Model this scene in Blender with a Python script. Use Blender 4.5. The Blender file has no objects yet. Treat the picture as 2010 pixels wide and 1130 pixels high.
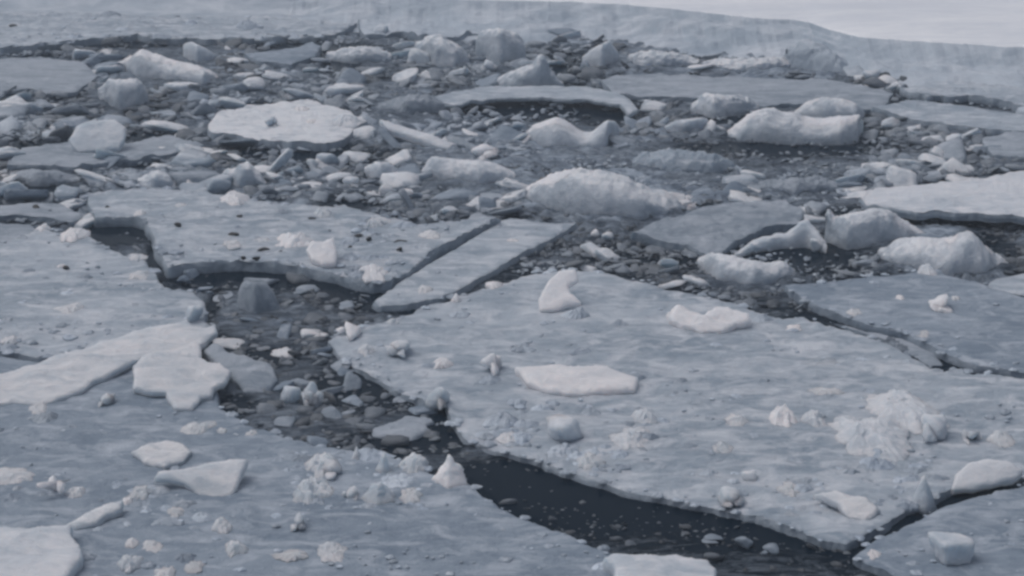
import bpy, math, random
import numpy as np
from mathutils import Vector, Euler
from mathutils.geometry import delaunay_2d_cdt

# ------------------------------------------------------------------ camera, sky, sun, exposure
sc = bpy.context.scene
C = sc.collection
CAM_H, PITCH, HFOV = 5.0, math.radians(16.0), math.radians(28.0)
F_PX = 1005.0 / math.tan(HFOV / 2)
cd = bpy.data.cameras.new("camera"); cam = bpy.data.objects.new("camera", cd); C.objects.link(cam)
cam.location = (0, 0, CAM_H); cam.rotation_euler = (math.pi / 2 - PITCH, 0, 0)
cd.sensor_width = 36.0; cd.angle = HFOV; cd.clip_end = 3000.0; cd.clip_start = 0.1
sc.camera = cam

SUN_EL, SUN_AZ = math.radians(62), math.radians(-75)      # azimuth measured from +Y towards +X
w = bpy.data.worlds.new("World"); sc.world = w; w.use_nodes = True
nt = w.node_tree; nt.nodes.clear()
sky = nt.nodes.new("ShaderNodeTexSky"); sky.sky_type = 'NISHITA'; sky.sun_disc = False
sky.sun_elevation = SUN_EL; sky.sun_rotation = SUN_AZ; sky.dust_density = 4.0; sky.air_density = 1.0
hs = nt.nodes.new("ShaderNodeHueSaturation"); hs.inputs['Saturation'].default_value = 0.50
bg = nt.nodes.new("ShaderNodeBackground"); bg.inputs[1].default_value = 0.105
wo = nt.nodes.new("ShaderNodeOutputWorld")
nt.links.new(sky.outputs[0], hs.inputs['Color']); nt.links.new(hs.outputs[0], bg.inputs[0]); nt.links.new(bg.outputs[0], wo.inputs[0])
sl = bpy.data.lights.new("sun", 'SUN'); sl.energy = 0.6; sl.angle = math.radians(40); sl.color = (1.0, 0.96, 0.93)
so = bpy.data.objects.new("sun", sl); C.objects.link(so)
sdir = Vector((math.sin(SUN_AZ) * math.cos(SUN_EL), math.cos(SUN_AZ) * math.cos(SUN_EL), math.sin(SUN_EL)))
so.rotation_euler = sdir.to_track_quat('Z', 'Y').to_euler(); so.location = (0, 0, 30)
sc.view_settings.view_transform = 'Standard'; sc.view_settings.look = 'None'
sc.view_settings.exposure = -0.08; sc.view_settings.gamma = 1.0
sc.cycles.filter_width = 2.9
sc.cycles.max_bounces = 5; sc.cycles.volume_bounces = 2

# ------------------------------------------------------------------ pixel <-> place
SP, CP = math.sin(PITCH), math.cos(PITCH)
def ray(px, py):
    x = (np.asarray(px, float) - 1005.0) / F_PX; y = -(np.asarray(py, float) - 565.0) / F_PX
    return x, CP + y * SP, -SP + y * CP           # world x, y, z of the direction
def at(px, py, z=0.0):
    dx, dy, dz = ray(px, py)
    t = (z - CAM_H) / dz
    return dx * t, dy * t
def proj(x, y, z):
    zz = z - CAM_H
    dep = y * CP - zz * SP; up = y * SP + zz * CP
    return 1005.0 + F_PX * x / dep, 565.0 - F_PX * up / dep
def ppm(x, y, z=0.0): return F_PX / (y * CP - (z - CAM_H) * SP)   # pixels per metre

# ------------------------------------------------------------------ noise
def _h(ix, iy, iz, s):
    n = (ix * 374761393 + iy * 668265263 + iz * 2147483647 + s * 974711) & 0xffffffff
    n = ((n ^ (n >> 13)) * 1274126177) & 0xffffffff
    n = ((n ^ (n >> 15)) * 2246822519) & 0xffffffff
    return ((n ^ (n >> 16)) & 0xffff) / 32767.5 - 1.0
def vn(p, s=0):
    p = np.asarray(p, float); i = np.floor(p).astype(np.int64); f = p - i; u = f * f * (3 - 2 * f)
    r = 0
    for a in (0, 1):
        for b in (0, 1):
            for c in (0, 1):
                wgt = (u[..., 0] if a else 1 - u[..., 0]) * (u[..., 1] if b else 1 - u[..., 1]) * (u[..., 2] if c else 1 - u[..., 2])
                r = r + wgt * _h(i[..., 0] + a, i[..., 1] + b, i[..., 2] + c, s)
    return r
def fbm(p, s=0, o=4, g=0.5):
    p = np.asarray(p, float); r = 0; a = 1.0; t = 0
    for k in range(o):
        r = r + a * vn(p * (2.03 ** k) + 17.3 * k, s + k); t += a; a *= g
    return r / t
def v3(x, y, z=0.0):
    x = np.asarray(x, float); return np.stack([x, np.asarray(y, float) + 0 * x, z + 0 * x], -1)

# ------------------------------------------------------------------ materials
def ice_mat(name, dark, light, snow=None, snow_lo=0.55, snow_hi=0.8, rough=0.6, scale=1.0, bump=0.5, spec=0.35, tint=False, streak=1.7, blotch=0.6, sss=0.0):
    m = bpy.data.materials.new(name); m.use_nodes = True; t = m.node_tree; N = t.nodes; L = t.links
    b = N['Principled BSDF']; b.inputs['Roughness'].default_value = rough
    b.inputs['Specular IOR Level'].default_value = spec
    if sss:
        b.inputs['Subsurface Weight'].default_value = sss; b.inputs['Subsurface Radius'].default_value = (0.7, 0.9, 1.0); b.inputs['Subsurface Scale'].default_value = 0.20
    tc = N.new('ShaderNodeTexCoord')
    geo = N.new('ShaderNodeNewGeometry')
    mp = N.new('ShaderNodeMapping'); mp.inputs['Rotation'].default_value = (0, 0, 0.12); mp.inputs['Scale'].default_value = (1.0 / streak, 1.0, 1.0)
    L.new(geo.outputs['Position'], mp.inputs[0])
    def noise(sc_, det, ro, dist=0.0, mapped=True):
        n = N.new('ShaderNodeTexNoise'); n.inputs['Scale'].default_value = sc_ * scale; n.inputs['Detail'].default_value = det
        n.inputs['Roughness'].default_value = ro; n.inputs['Distortion'].default_value = dist
        L.new(mp.outputs[0] if mapped else geo.outputs['Position'], n.inputs['Vector']); return n
    n1 = noise(2.6, 8, 0.66, 0.9); n2 = noise(16, 5, 0.65, 0.3); n3 = noise(55, 3, 0.6, 0, False)
    mix = N.new('ShaderNodeMath'); mix.operation = 'MULTIPLY_ADD'; mix.inputs[1].default_value = blotch; mix2 = N.new('ShaderNodeMath'); mix2.operation = 'MULTIPLY'
    mix2.inputs[1].default_value = 1 - blotch; L.new(n2.outputs[0], mix2.inputs[0]); L.new(n1.outputs[0], mix.inputs[0]); L.new(mix2.outputs[0], mix.inputs[2])
    n0 = noise(0.75, 3, 0.5, 0.4); m0 = N.new('ShaderNodeMath'); m0.operation = 'MULTIPLY_ADD'; m0.inputs[1].default_value = 0.55; L.new(n0.outputs[0], m0.inputs[0]); L.new(mix.outputs[0], m0.inputs[2])
    m1 = N.new('ShaderNodeMath'); m1.operation = 'SUBTRACT'; m1.inputs[1].default_value = 0.275; L.new(m0.outputs[0], m1.inputs[0]); mix = m1
    cr = N.new('ShaderNodeValToRGB'); cr.color_ramp.elements[0].position = 0.40; cr.color_ramp.elements[1].position = 0.61
    cr.color_ramp.elements[0].color = (*dark, 1); cr.color_ramp.elements[1].color = (*light, 1)
    L.new(mix.outputs[0], cr.inputs[0]); col = cr.outputs[0]
    if snow:                                        # dry snow that has settled in patches
        mr = N.new('ShaderNodeMapRange'); mr.inputs[1].default_value = snow_lo; mr.inputs[2].default_value = snow_hi
        s1 = noise(5.0, 7, 0.68, 0.8)
        sx = N.new('ShaderNodeSeparateXYZ'); L.new(geo.outputs['Normal'], sx.inputs[0])
        ml = N.new('ShaderNodeMath'); ml.operation = 'MULTIPLY_ADD'; ml.inputs[1].default_value = 0.30; L.new(sx.outputs[2], ml.inputs[0]); 
        sm = N.new('ShaderNodeMath'); sm.operation = 'MULTIPLY'; sm.inputs[1].default_value = 0.8; L.new(s1.outputs[0], sm.inputs[0]); L.new(sm.outputs[0], ml.inputs[2])
        L.new(ml.outputs[0], mr.inputs[0])
        mc = N.new('ShaderNodeMixRGB'); mc.inputs[2].default_value = (*snow, 1)
        L.new(mr.outputs[0], mc.inputs[0]); L.new(col, mc.inputs[1]); col = mc.outputs[0]
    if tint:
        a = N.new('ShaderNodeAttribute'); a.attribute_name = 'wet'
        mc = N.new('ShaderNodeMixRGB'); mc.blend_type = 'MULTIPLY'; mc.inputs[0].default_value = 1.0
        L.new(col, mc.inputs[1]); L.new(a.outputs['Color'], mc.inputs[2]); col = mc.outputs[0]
    L.new(col, b.inputs['Base Color'])
    bm_ = N.new('ShaderNodeBump'); bm_.inputs['Strength'].default_value = bump; bm_.inputs['Distance'].default_value = 0.03
    ad = N.new('ShaderNodeMath'); ad.operation = 'MULTIPLY_ADD'; ad.inputs[1].default_value = 0.35
    L.new(n3.outputs[0], ad.inputs[0]); L.new(n2.outputs[0], ad.inputs[2]); L.new(ad.outputs[0], bm_.inputs['Height'])
    L.new(bm_.outputs[0], b.inputs['Normal'])
    return m

M = {}
M['floe'] = ice_mat('grey river ice', (0.235, 0.290, 0.355), (0.385, 0.440, 0.505), snow=(0.56, 0.595, 0.65), snow_lo=0.66, snow_hi=0.82, sss=0.3, bump=0.7)
M['blue'] = ice_mat('wet blue ice', (0.165, 0.215, 0.280), (0.265, 0.320, 0.390), snow=(0.44, 0.49, 0.56), snow_lo=0.68, snow_hi=0.84, rough=0.5, bump=0.7)
M['pale'] = ice_mat('pale frosted ice', (0.42, 0.475, 0.54), (0.59, 0.625, 0.68), snow=(0.70, 0.715, 0.76), snow_lo=0.6, snow_hi=0.8, bump=0.6, sss=0.5)
M['lump'] = ice_mat('frosted lump ice', (0.34, 0.395, 0.46), (0.50, 0.545, 0.605), snow=(0.72, 0.74, 0.78), snow_lo=0.55, snow_hi=0.72, bump=0.7, sss=0.4, streak=1.3)
M['white'] = ice_mat('white frost', (0.66, 0.68, 0.73), (0.84, 0.835, 0.87), bump=0.6, sss=0.5, streak=1.3)
M['clod'] = ice_mat('frost clod', (0.40, 0.45, 0.51), (0.53, 0.57, 0.62), snow=(0.66, 0.69, 0.74), snow_lo=0.62, snow_hi=0.8, bump=0.5, sss=0.6, streak=1.2)
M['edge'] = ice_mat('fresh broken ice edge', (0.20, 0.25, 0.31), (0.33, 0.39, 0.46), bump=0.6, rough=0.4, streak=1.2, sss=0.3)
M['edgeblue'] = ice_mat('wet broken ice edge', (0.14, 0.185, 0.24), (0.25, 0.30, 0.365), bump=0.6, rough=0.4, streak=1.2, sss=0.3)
M['snow'] = ice_mat('dry snow field', (0.68, 0.71, 0.77), (0.82, 0.835, 0.87), bump=0.3, rough=0.8, streak=4)
M['dull'] = ice_mat('dull soaked ice', (0.215, 0.26, 0.315), (0.34, 0.385, 0.445), snow=(0.44, 0.48, 0.54), snow_lo=0.66, snow_hi=0.86, bump=0.7, streak=1.8)
M['brash'] = ice_mat('brash ice', (0.24, 0.285, 0.345), (0.39, 0.44, 0.50), snow=(0.58, 0.61, 0.66), snow_lo=0.70, snow_hi=0.88, tint=True, streak=1.0, bump=0.6)
M['dirt'] = ice_mat('frozen dirt', (0.02, 0.02, 0.022), (0.05, 0.048, 0.045), bump=0.6)
M['far'] = ice_mat('far shelf ice', (0.30, 0.36, 0.43), (0.42, 0.48, 0.55), snow=(0.58, 0.62, 0.68), snow_lo=0.62, snow_hi=0.84, scale=0.35, bump=0.7)

def water_mat():
    m = bpy.data.materials.new('river water'); m.use_nodes = True; t = m.node_tree; N = t.nodes; L = t.links
    b = N['Principled BSDF']; geo = N.new('ShaderNodeNewGeometry')
    mp = N.new('ShaderNodeMapping'); mp.inputs['Scale'].default_value = (0.5, 1.0, 1.0); L.new(geo.outputs['Position'], mp.inputs[0])
    def noise(s, d, r, di=0.0):
        n = N.new('ShaderNodeTexNoise'); n.inputs['Scale'].default_value = s; n.inputs['Detail'].default_value = d; n.inputs['Roughness'].default_value = r
        n.inputs['Distortion'].default_value = di; L.new(mp.outputs[0], n.inputs['Vector']); return n
    fine = noise(9.0, 9, 0.76, 0.8); tone = noise(6.0, 8, 0.78, 0.8)
    at_ = N.new('ShaderNodeAttribute'); at_.attribute_name = 'slush'          # how much slush floats here, lowered to paint shade under floe fronts
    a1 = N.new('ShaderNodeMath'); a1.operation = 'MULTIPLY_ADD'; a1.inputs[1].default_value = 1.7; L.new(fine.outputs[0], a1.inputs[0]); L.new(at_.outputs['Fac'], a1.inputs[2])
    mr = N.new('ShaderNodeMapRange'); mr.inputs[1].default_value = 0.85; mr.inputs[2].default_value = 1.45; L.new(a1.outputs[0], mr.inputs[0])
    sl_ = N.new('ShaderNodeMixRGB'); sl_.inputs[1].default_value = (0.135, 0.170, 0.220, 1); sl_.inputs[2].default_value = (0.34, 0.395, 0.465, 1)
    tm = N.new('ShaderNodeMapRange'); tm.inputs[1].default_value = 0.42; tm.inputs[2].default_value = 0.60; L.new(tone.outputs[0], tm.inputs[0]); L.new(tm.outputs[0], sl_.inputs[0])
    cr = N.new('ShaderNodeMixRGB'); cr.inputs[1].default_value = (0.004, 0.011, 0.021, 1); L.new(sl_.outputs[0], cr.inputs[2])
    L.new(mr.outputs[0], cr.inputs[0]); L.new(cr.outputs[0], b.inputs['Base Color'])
    ro = N.new('ShaderNodeMapRange'); ro.inputs[3].default_value = 0.15; ro.inputs[4].default_value = 0.65; L.new(mr.outputs[0], ro.inputs[0]); L.new(ro.outputs[0], b.inputs['Roughness'])
    b.inputs['Specular IOR Level'].default_value = 0.02
    bu = N.new('ShaderNodeBump'); bu.inputs['Strength'].default_value = 0.7; bu.inputs['Distance'].default_value = 0.05; L.new(mr.outputs[0], bu.inputs['Height']); L.new(bu.outputs[0], b.inputs['Normal'])
    return m
M['water'] = water_mat()

# ------------------------------------------------------------------ mesh helpers
def link(name, verts, faces, mat, label=None, cat=None, group=None, kind=None, parent=None, smooth=True, origin=None):
    verts = np.asarray(verts, float)
    if origin is None: origin = (verts[:, 0].mean(), verts[:, 1].mean(), 0.0) if parent is None else (0, 0, 0)
    me = bpy.data.meshes.new(name)
    me.from_pydata((verts - np.array(origin)).tolist(), [], [tuple(int(i) for i in f) for f in faces])
    me.materials.append(M[mat]); me.update()
    if smooth: me.polygons.foreach_set('use_smooth', [True] * len(me.polygons))
    o = bpy.data.objects.new(name, me); C.objects.link(o)
    if parent is not None: o.parent = parent; o.location = tuple(-np.array(parent.location)) if origin == (0, 0, 0) else origin
    else: o.location = origin
    if label: o['label'] = label
    if cat: o['category'] = cat
    if group: o['group'] = group
    if kind: o['kind'] = kind
    return o

def thing(name, label, cat, loc, group=None):
    e = bpy.data.objects.new(name, None); C.objects.link(e); e.location = loc; e.empty_display_size = 0.1
    e['label'] = label; e['category'] = cat
    if group: e['group'] = group
    return e

FLOES = []      # (pixel polygon, top height) of the flat floes, used to rest things on them
def inpoly(poly, x, y):
    x = np.asarray(x, float); y = np.asarray(y, float); ins = np.zeros(x.shape, bool); n = len(poly)
    for i in range(n):
        x1, y1 = poly[i]; x2, y2 = poly[(i + 1) % n]
        if y1 == y2: continue
        c = ((y1 > y) != (y2 > y)) & (x < (x2 - x1) * (y - y1) / (y2 - y1) + x1)
        ins ^= c
    return ins
def surf(px, py):
    z = 0.0
    for poly, zt in FLOES:
        if inpoly(poly, np.array([px]), np.array([py]))[0]: z = max(z, zt)
    return z

def floe(name, label, cat, poly, z, thick, mat, rough=3.0, step=6.0, tilt=(0, 0), amp=0.012, group=None, seed=0, rim=0.012, register=True, swell=0.0, wall=0.02, kind=None, curl=0.0, soft=0.010):
    """a broken plate of ice: traced outline laid on its own plane at height z, real thickness, uneven top and torn sides"""
    rs = np.random.RandomState(seed + 7)
    P = np.array(poly, float)
    if register: FLOES.append(([tuple(p) for p in poly], z))
    out = []
    n = len(P)
    for i in range(n):
        a, b = P[i], P[(i + 1) % n]; k = max(1, int(np.hypot(*(b - a)) / step))
        for j in range(k): out.append(a + (b - a) * j / k)
    out = np.array(out)
    q = v3(out[:, 0] / 34.0, out[:, 1] / 22.0, seed * 3.7)
    out[:, 0] += rough * 1.9 * fbm(q, seed, 4, 0.62); out[:, 1] += rough * 1.1 * fbm(q + 50, seed, 4, 0.62)
    x0, y0 = out.min(0); x1, y1 = out.max(0)
    gx, gy = np.meshgrid(np.arange(x0, x1, step), np.arange(y0, y1, step * 0.75)); gx = gx.ravel() + rs.uniform(-.35, .35, gx.size) * step; gy = gy.ravel() + rs.uniform(-.25, .25, gy.size) * step
    keep = inpoly(out, gx, gy); gx, gy = gx[keep], gy[keep]
    d = np.full(len(gx), 1e9)
    for s in range(0, len(out), 200):
        dd = np.hypot(gx[:, None] - out[None, s:s + 200, 0], (gy[:, None] - out[None, s:s + 200, 1]) * 1.6); d = np.minimum(d, dd.min(1))
    keep = d > step * 0.55; gx, gy, d = gx[keep], gy[keep], d[keep]
    cx, cy = P.mean(0); ax, ay = (float(v) for v in at(cx, cy, z))
    def place(px, py):                             # onto the (tilted) plane z + tilt . (x-ax, y-ay)
        dx, dy, dz = ray(px, py)
        t = (z - CAM_H - tilt[0] * ax - tilt[1] * ay) / (dz - tilt[0] * dx - tilt[1] * dy)
        return dx * t, dy * t, CAM_H + dz * t
    allp = np.concatenate([out, np.stack([gx, gy], 1)]); D = np.concatenate([np.zeros(len(out)), d])
    vs = [Vector((float(a), float(-b))) for a, b in allp]
    rv, re, rf, ov, oe, of = delaunay_2d_cdt(vs, [], [list(range(len(out) - 1, -1, -1))], 1, 1e-4)
    V2 = np.array([(v.x, -v.y) for v in rv]); DD = np.array([max([D[i] for i in o_], default=0.0) if o_ else 0.0 for o_ in ov])
    X, Y, Z = place(V2[:, 0], V2[:, 1])
    mpp = 1.0 / ppm(ax, ay, z)
    q = v3(X, Y, seed * 1.3)
    Z0 = Z.copy()
    edge = np.exp(-DD * mpp / 0.05)
    Z = Z + amp * (1.6 * fbm(q * np.array([1.0, 1.8, 1]), seed, 4, .6) + 1.5 * fbm(q * np.array([4.0, 8.0, 1]), seed + 3, 4, .6)) * (1 - 0.3 * edge) + swell * (1 - np.exp(-DD * mpp / 0.6))
    Z = Z + rim * edge * (0.3 + 2.2 * np.maximum(0, fbm(q * 6, seed + 9, 3))) - 0.008 * (DD <= 0)
    Z = Z - soft * np.exp(-DD * mpp / 0.045)
    Z = Z + curl * (1 - np.exp(-DD * mpp / 0.15))
    faces = [tuple(f) for f in rf]
    # boundary
    cnt = {}
    for f in faces:
        for i in range(len(f)): cnt[(f[i], f[(i + 1) % len(f)])] = 1
    be = [(a, b) for (a, b) in cnt if (b, a) not in cnt]
    nx = np.zeros(len(X)); ny = np.zeros(len(X))
    for a, b in be:
        ex, ey = X[b] - X[a], Y[b] - Y[a]; l = math.hypot(ex, ey) + 1e-9
        for k in (a, b): nx[k] += ey / l; ny[k] -= ex / l
    bl = sorted({k for e in be for k in e}); l = np.hypot(nx, ny) + 1e-9; nx /= l; ny /= l
    V = np.stack([X, Y, Z], 1)
    ups = np.array([-tilt[0], -tilt[1], 1.0]); ups /= np.linalg.norm(ups)
    verts = [V]; base = len(V); prev = {k: k for k in bl}
    bi = np.array(bl); levels = [(0.10, 0.25), (0.35, 0.7), (0.7, 0.6), (1.0, 0.0)]
    off = base
    for fr, o_ in levels:
        p = V[bi].copy(); qn = np.concatenate([v3(X[bi], Y[bi], 0)[:, :2] * 7, np.full((len(bi), 1), fr * 3.0 + seed)], 1)
        wv = wall * (o_ + 1.0 * fbm(qn, seed + 11, 3)) * (1 if fr < 1 else 0.4)
        p[:, 0] += nx[bi] * wv; p[:, 1] += ny[bi] * wv
        p = p - ups * (thick * fr)
        verts.append(p); cur = {k: off + i for i, k in enumerate(bl)}
        for a, b in be: faces.append((b, a, prev[a], prev[b]) if False else (prev[b], prev[a], cur[a], cur[b]))
        prev = cur; off += len(bl)
    # underside: one duplicate of the top, flipped
    Vb = V - ups * thick; Vb[bi] = verts[-1]
    verts.append(Vb); faces += [tuple(off + i for i in reversed(f)) for f in rf]
    # stitch underside rim to last ring
    for a, b in be: faces.append((prev[b], prev[a], off + a, off + b))
    W = np.concatenate(verts); ntop = len(rf)
    if not register: return link(name, W, faces, mat, label, cat, group, kind)
    e = thing(name, label, cat, (ax, ay, 0.0), group)
    link('top_surface', W[:base], faces[:ntop], mat, parent=e)
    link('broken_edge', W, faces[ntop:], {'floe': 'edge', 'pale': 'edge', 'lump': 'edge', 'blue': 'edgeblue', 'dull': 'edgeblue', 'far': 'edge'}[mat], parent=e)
    return e

def mound(name, label, cat, bottom, top, z0, mat, depth=0.55, amp=0.02, seed=0, group=None, power=0.75, cap=False, nf=7.0):
    """a lump of ice standing on height z0: its crest follows TOP, its foot follows BOTTOM, rounded front to back"""
    B = np.array(bottom, float); T = np.array(top, float)
    x0 = max(B[0, 0], T[0, 0]) + 0.01; x1 = min(B[-1, 0], T[-1, 0]) - 0.01
    n = int(max(16, (x1 - x0) / 2.8)); u = (1 - np.cos(np.linspace(0, math.pi, n))) / 2 * 0.5 + np.linspace(0, 1, n) * 0.5
    xs = x0 + (x1 - x0) * u
    yb = np.interp(xs, B[:, 0], B[:, 1]); yt = np.interp(xs, T[:, 0], T[:, 1])
    def sm(a):
        for _ in range(2): a = np.concatenate([a[:1], (a[:-2] + 2 * a[1:-1] + a[2:]) / 4, a[-1:]])
        return a
    yb, yt = sm(yb), sm(yt); yt = np.minimum(yt, yb - 2)
    fx, fy = at(xs, yb, z0); tx, ty = at(xs, yt, z0)
    rF = np.hypot(fx, fy); rT = np.hypot(tx, ty); ux, uy = fx / rF, fy / rF
    W = math.hypot(fx[-1] - fx[0], fy[-1] - fy[0])
    Dh = 0.5 * depth * W * np.sqrt(np.maximum(0.0, 1 - (2 * u - 1) ** 2)) ** 0.8 + 0.01
    c = np.minimum(Dh, 0.62 * (rT - rF)); rc = rF + c
    dx, dy, dz = ray(xs, yt); H = CAM_H + dz * rc / np.hypot(dx, dy) - z0
    H = np.maximum(H, 0.01)
    m = 30; th = np.linspace(-0.18, math.pi + 0.18, m)
    verts = []
    for t in th:
        cc, ss = math.cos(t), math.sin(t)
        back = np.maximum(c, Dh * 0.9)
        r = rc - np.sign(cc) * abs(cc) ** 0.9 * np.where(cc > 0, c, back)
        z = z0 + H * np.sign(ss) * abs(ss) ** power
        verts.append(np.stack([ux * r, uy * r, z], 1))
    V = np.array(verts)                                # m, n, 3
    q = V * nf
    fade = np.clip(np.sin(np.clip(th, 0, math.pi)), 0, 1)[:, None] * 0.7 + 0.3
    rr_ = 0.5 - np.abs(fbm(q * 1.7 + 5, seed + 8, 4, .6)) * 2.2
    V[..., 2] += amp * fade * (1.3 * fbm(q, seed, 5, .62) + 0.9 * rr_); V[..., 1] += amp * 1.3 * fbm(q + 31, seed, 5, .64); V[..., 0] += amp * 1.3 * fbm(q + 77, seed, 5, .64)
    faces = []
    idx = lambda i, j: i * n + j
    for i in range(m - 1):
        for j in range(n - 1): faces.append((idx(i, j), idx(i, j + 1), idx(i + 1, j + 1), idx(i + 1, j)))
    faces.append(tuple(idx(i, 0) for i in range(m))); faces.append(tuple(idx(i, n - 1) for i in reversed(range(m))))
    faces.append(tuple([idx(0, j) for j in reversed(range(n))] + [idx(m - 1, j) for j in range(n)]))
    if cap: o = thing(name, label, cat, (float(V[..., 0].mean()), float(V[..., 1].mean()), 0.0), group); link('ice_body', V.reshape(-1, 3), faces, mat, parent=o)
    else: o = link(name, V.reshape(-1, 3), faces, mat, label, cat, group)
    if cap:                                            # the snow lying along the crest, a skin of its own
        a, b = int(m * 0.30), int(m * 0.80)
        S = V[a:b].copy(); k = np.arange(b - a) / (b - a - 1.0); e = np.sin(math.pi * k)[:, None] ** 0.6 * np.sin(math.pi * np.linspace(0, 1, n))[None, :] ** 0.5
        patch = np.clip(0.4 + 1.5 * fbm(V[a:b] * 2.2 + 9, seed + 5, 3), -0.35, 1.0)
        S[..., 2] += 0.022 * e * patch - 0.006
        S2 = S.copy(); S2[..., 2] -= 0.03
        mm = b - a; vv = np.concatenate([S.reshape(-1, 3), S2.reshape(-1, 3)]); ff = []
        for i in range(mm - 1):
            for j in range(n - 1):
                ff.append((idx(i, j), idx(i, j + 1), idx(i + 1, j + 1), idx(i + 1, j)))
        link('snow_cap', vv, ff, 'white', parent=o)
    return o

_ico = {}
def ico(sub):
    if sub not in _ico:
        import bmesh
        bm = bmesh.new(); bmesh.ops.create_icosphere(bm, subdivisions=sub, radius=1.0)
        _ico[sub] = (np.array([v.co[:] for v in bm.verts]), np.array([[v.index for v in f.verts] for f in bm.faces])); bm.free()
    return _ico[sub]
def rock(rs, sub, style, seed):
    """unit body of broken ice: a softened polytope, style block, lump, shard or cone"""
    D, Fc = ico(sub)
    if style in ('block', 'shard'):
        A = np.array([[1, 0, 0], [-1, 0, 0], [0, 1, 0], [0, -1, 0], [0, 0, 1], [0, 0, -1]], float); A = A + rs.normal(0, 0.13, A.shape)
        ex = rs.normal(0, 1, (3, 3)); A = np.concatenate([A, ex]); h = np.concatenate([np.full(6, 0.86), np.full(3, 1.12)]); k = 16
    elif style == 'cone':
        a = rs.uniform(0, 6.28) + np.arange(5) * 1.257; A = np.concatenate([np.stack([np.cos(a), np.sin(a), np.full(5, 0.55)], 1), [[0, 0, -1]]]); h = np.array([.5] * 5 + [.8]); k = 14
    elif style == 'lump':
        A = rs.normal(0, 1, (14, 3)); h = rs.uniform(0.75, 1.0, 14); k = 6
    else:                                              # broken
        A = rs.normal(0, 1, (13, 3)); h = rs.uniform(0.6, 1.0, 13); k = 16
    A = A / np.linalg.norm(A, axis=1)[:, None]
    dn = np.maximum(D @ A.T, 1e-3) / h
    r = 1.0 / (np.sum(dn ** k, 1)) ** (1.0 / k)
    V = D * r[:, None]
    if style == 'cone' and sub >= 3: V = V + 0.16 * np.stack([fbm(V * 2.2 + seed + q_, seed + 2, 4, .6) for q_ in (0, 9, 21)], 1)
    if sub >= 3:
        V = V * (1 + (0.16 if style == 'lump' else 0.11) * fbm(V * 2.4 + seed * 1.7, seed, 4, .6))[:, None]
    V = (V - (V.max(0) + V.min(0)) / 2) / ((V.max(0) - V.min(0)) / 2)
    return V, Fc

def cluster(rs, style, seed, big):
    vs, fs, o = [], [], 0
    n = rs.randint(3, 6) if big else rs.randint(2, 4)
    for k in range(n + 1):
        V, Fc = rock(rs, 3, style if k == 0 else ['broken', 'lump', style][rs.randint(3)], seed + k * 31)
        R = np.array(Euler((rs.uniform(-.5, .5), rs.uniform(-.5, .5), rs.uniform(0, 6.28))).to_matrix()); V = V @ R.T
        if k == 0: c, z_ = np.array([rs.uniform(-.2, .2), 0.15, .05]), rs.uniform(.6, .78)
        else:
            a = rs.uniform(0, 6.28); z_ = rs.uniform(.22, .5); c = np.array([math.cos(a) * .62, math.sin(a) * .55, rs.uniform(-.55, .1)])
        vs.append(V * z_ * np.array([1, 1, .9]) + c); fs.append(Fc + o); o += len(V)
    V = np.concatenate(vs); V[:, 2] = np.maximum(V[:, 2], -0.85)
    V = (V - (V.max(0) + V.min(0)) / 2) / ((V.max(0) - V.min(0)) / 2)
    return V, np.concatenate(fs)

def clod(rs, W, dep, H, seed, res):
    """a ragged heap of frost: uneven footprint, rough low crown, thin feathered skirt"""
    nt_, nr_ = int(max(26, res * 1.6)), int(max(9, res * 0.45))
    th = np.linspace(0, 2 * math.pi, nt_, endpoint=False)
    foot = 1 + 0.75 * fbm(v3(np.cos(th) * 1.5, np.sin(th) * 1.5, seed * 1.9), seed, 4, .62)
    vs = []; off_ = rs.uniform(-.3, .3, 2)
    for k in range(nr_ + 1):
        rho = k / nr_
        x = np.cos(th) * foot * rho + off_[0] * (1 - rho); y = np.sin(th) * foot * rho + off_[1] * (1 - rho)
        q = v3(x * 1.9, y * 1.9, seed * 2.3)
        dome = (1 - rho ** 1.9) ** 0.95
        rg = 0.5 - np.abs(fbm(q * .8, seed + 4, 3, .5)) * 1.6
        cell = np.maximum(0, 0.35 + np.round(2.2 * fbm(q * 0.9 + 3, seed + 9, 2)) * 0.3)
        z = dome * (0.45 + 0.4 * rg + 0.5 * cell + 0.35 * fbm(q * 1.9, seed + 5, 4, .65))
        z = np.maximum(z, 0.02 * dome)
        jx = 0.05 * fbm(q * 3 + 7, seed + 6, 3); jy = 0.05 * fbm(q * 3 + 19, seed + 6, 3)
        vs.append(np.stack([x + jx, y + jy, z], 1))
    vs.append(vs[-1] * np.array([0.97, 0.97, 1]) - np.array([0, 0, 0.35]))
    V = np.concatenate(vs); f = []
    for k in range(nr_ + 1):
        for j in range(nt_):
            a, b = k * nt_ + j, k * nt_ + (j + 1) % nt_
            f.append((a, a + nt_, b + nt_, b))
    f.append(tuple(reversed(range((nr_ + 1) * nt_, (nr_ + 2) * nt_))))
    ext = (V.max(0) - V.min(0)); V = V - np.array([(V[:, 0].max() + V[:, 0].min()) / 2, (V[:, 1].max() + V[:, 1].min()) / 2, 0])
    V = V / np.array([ext[0], ext[1], V[:, 2].max()]) * np.array([W, dep, H])
    return V, f

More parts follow.
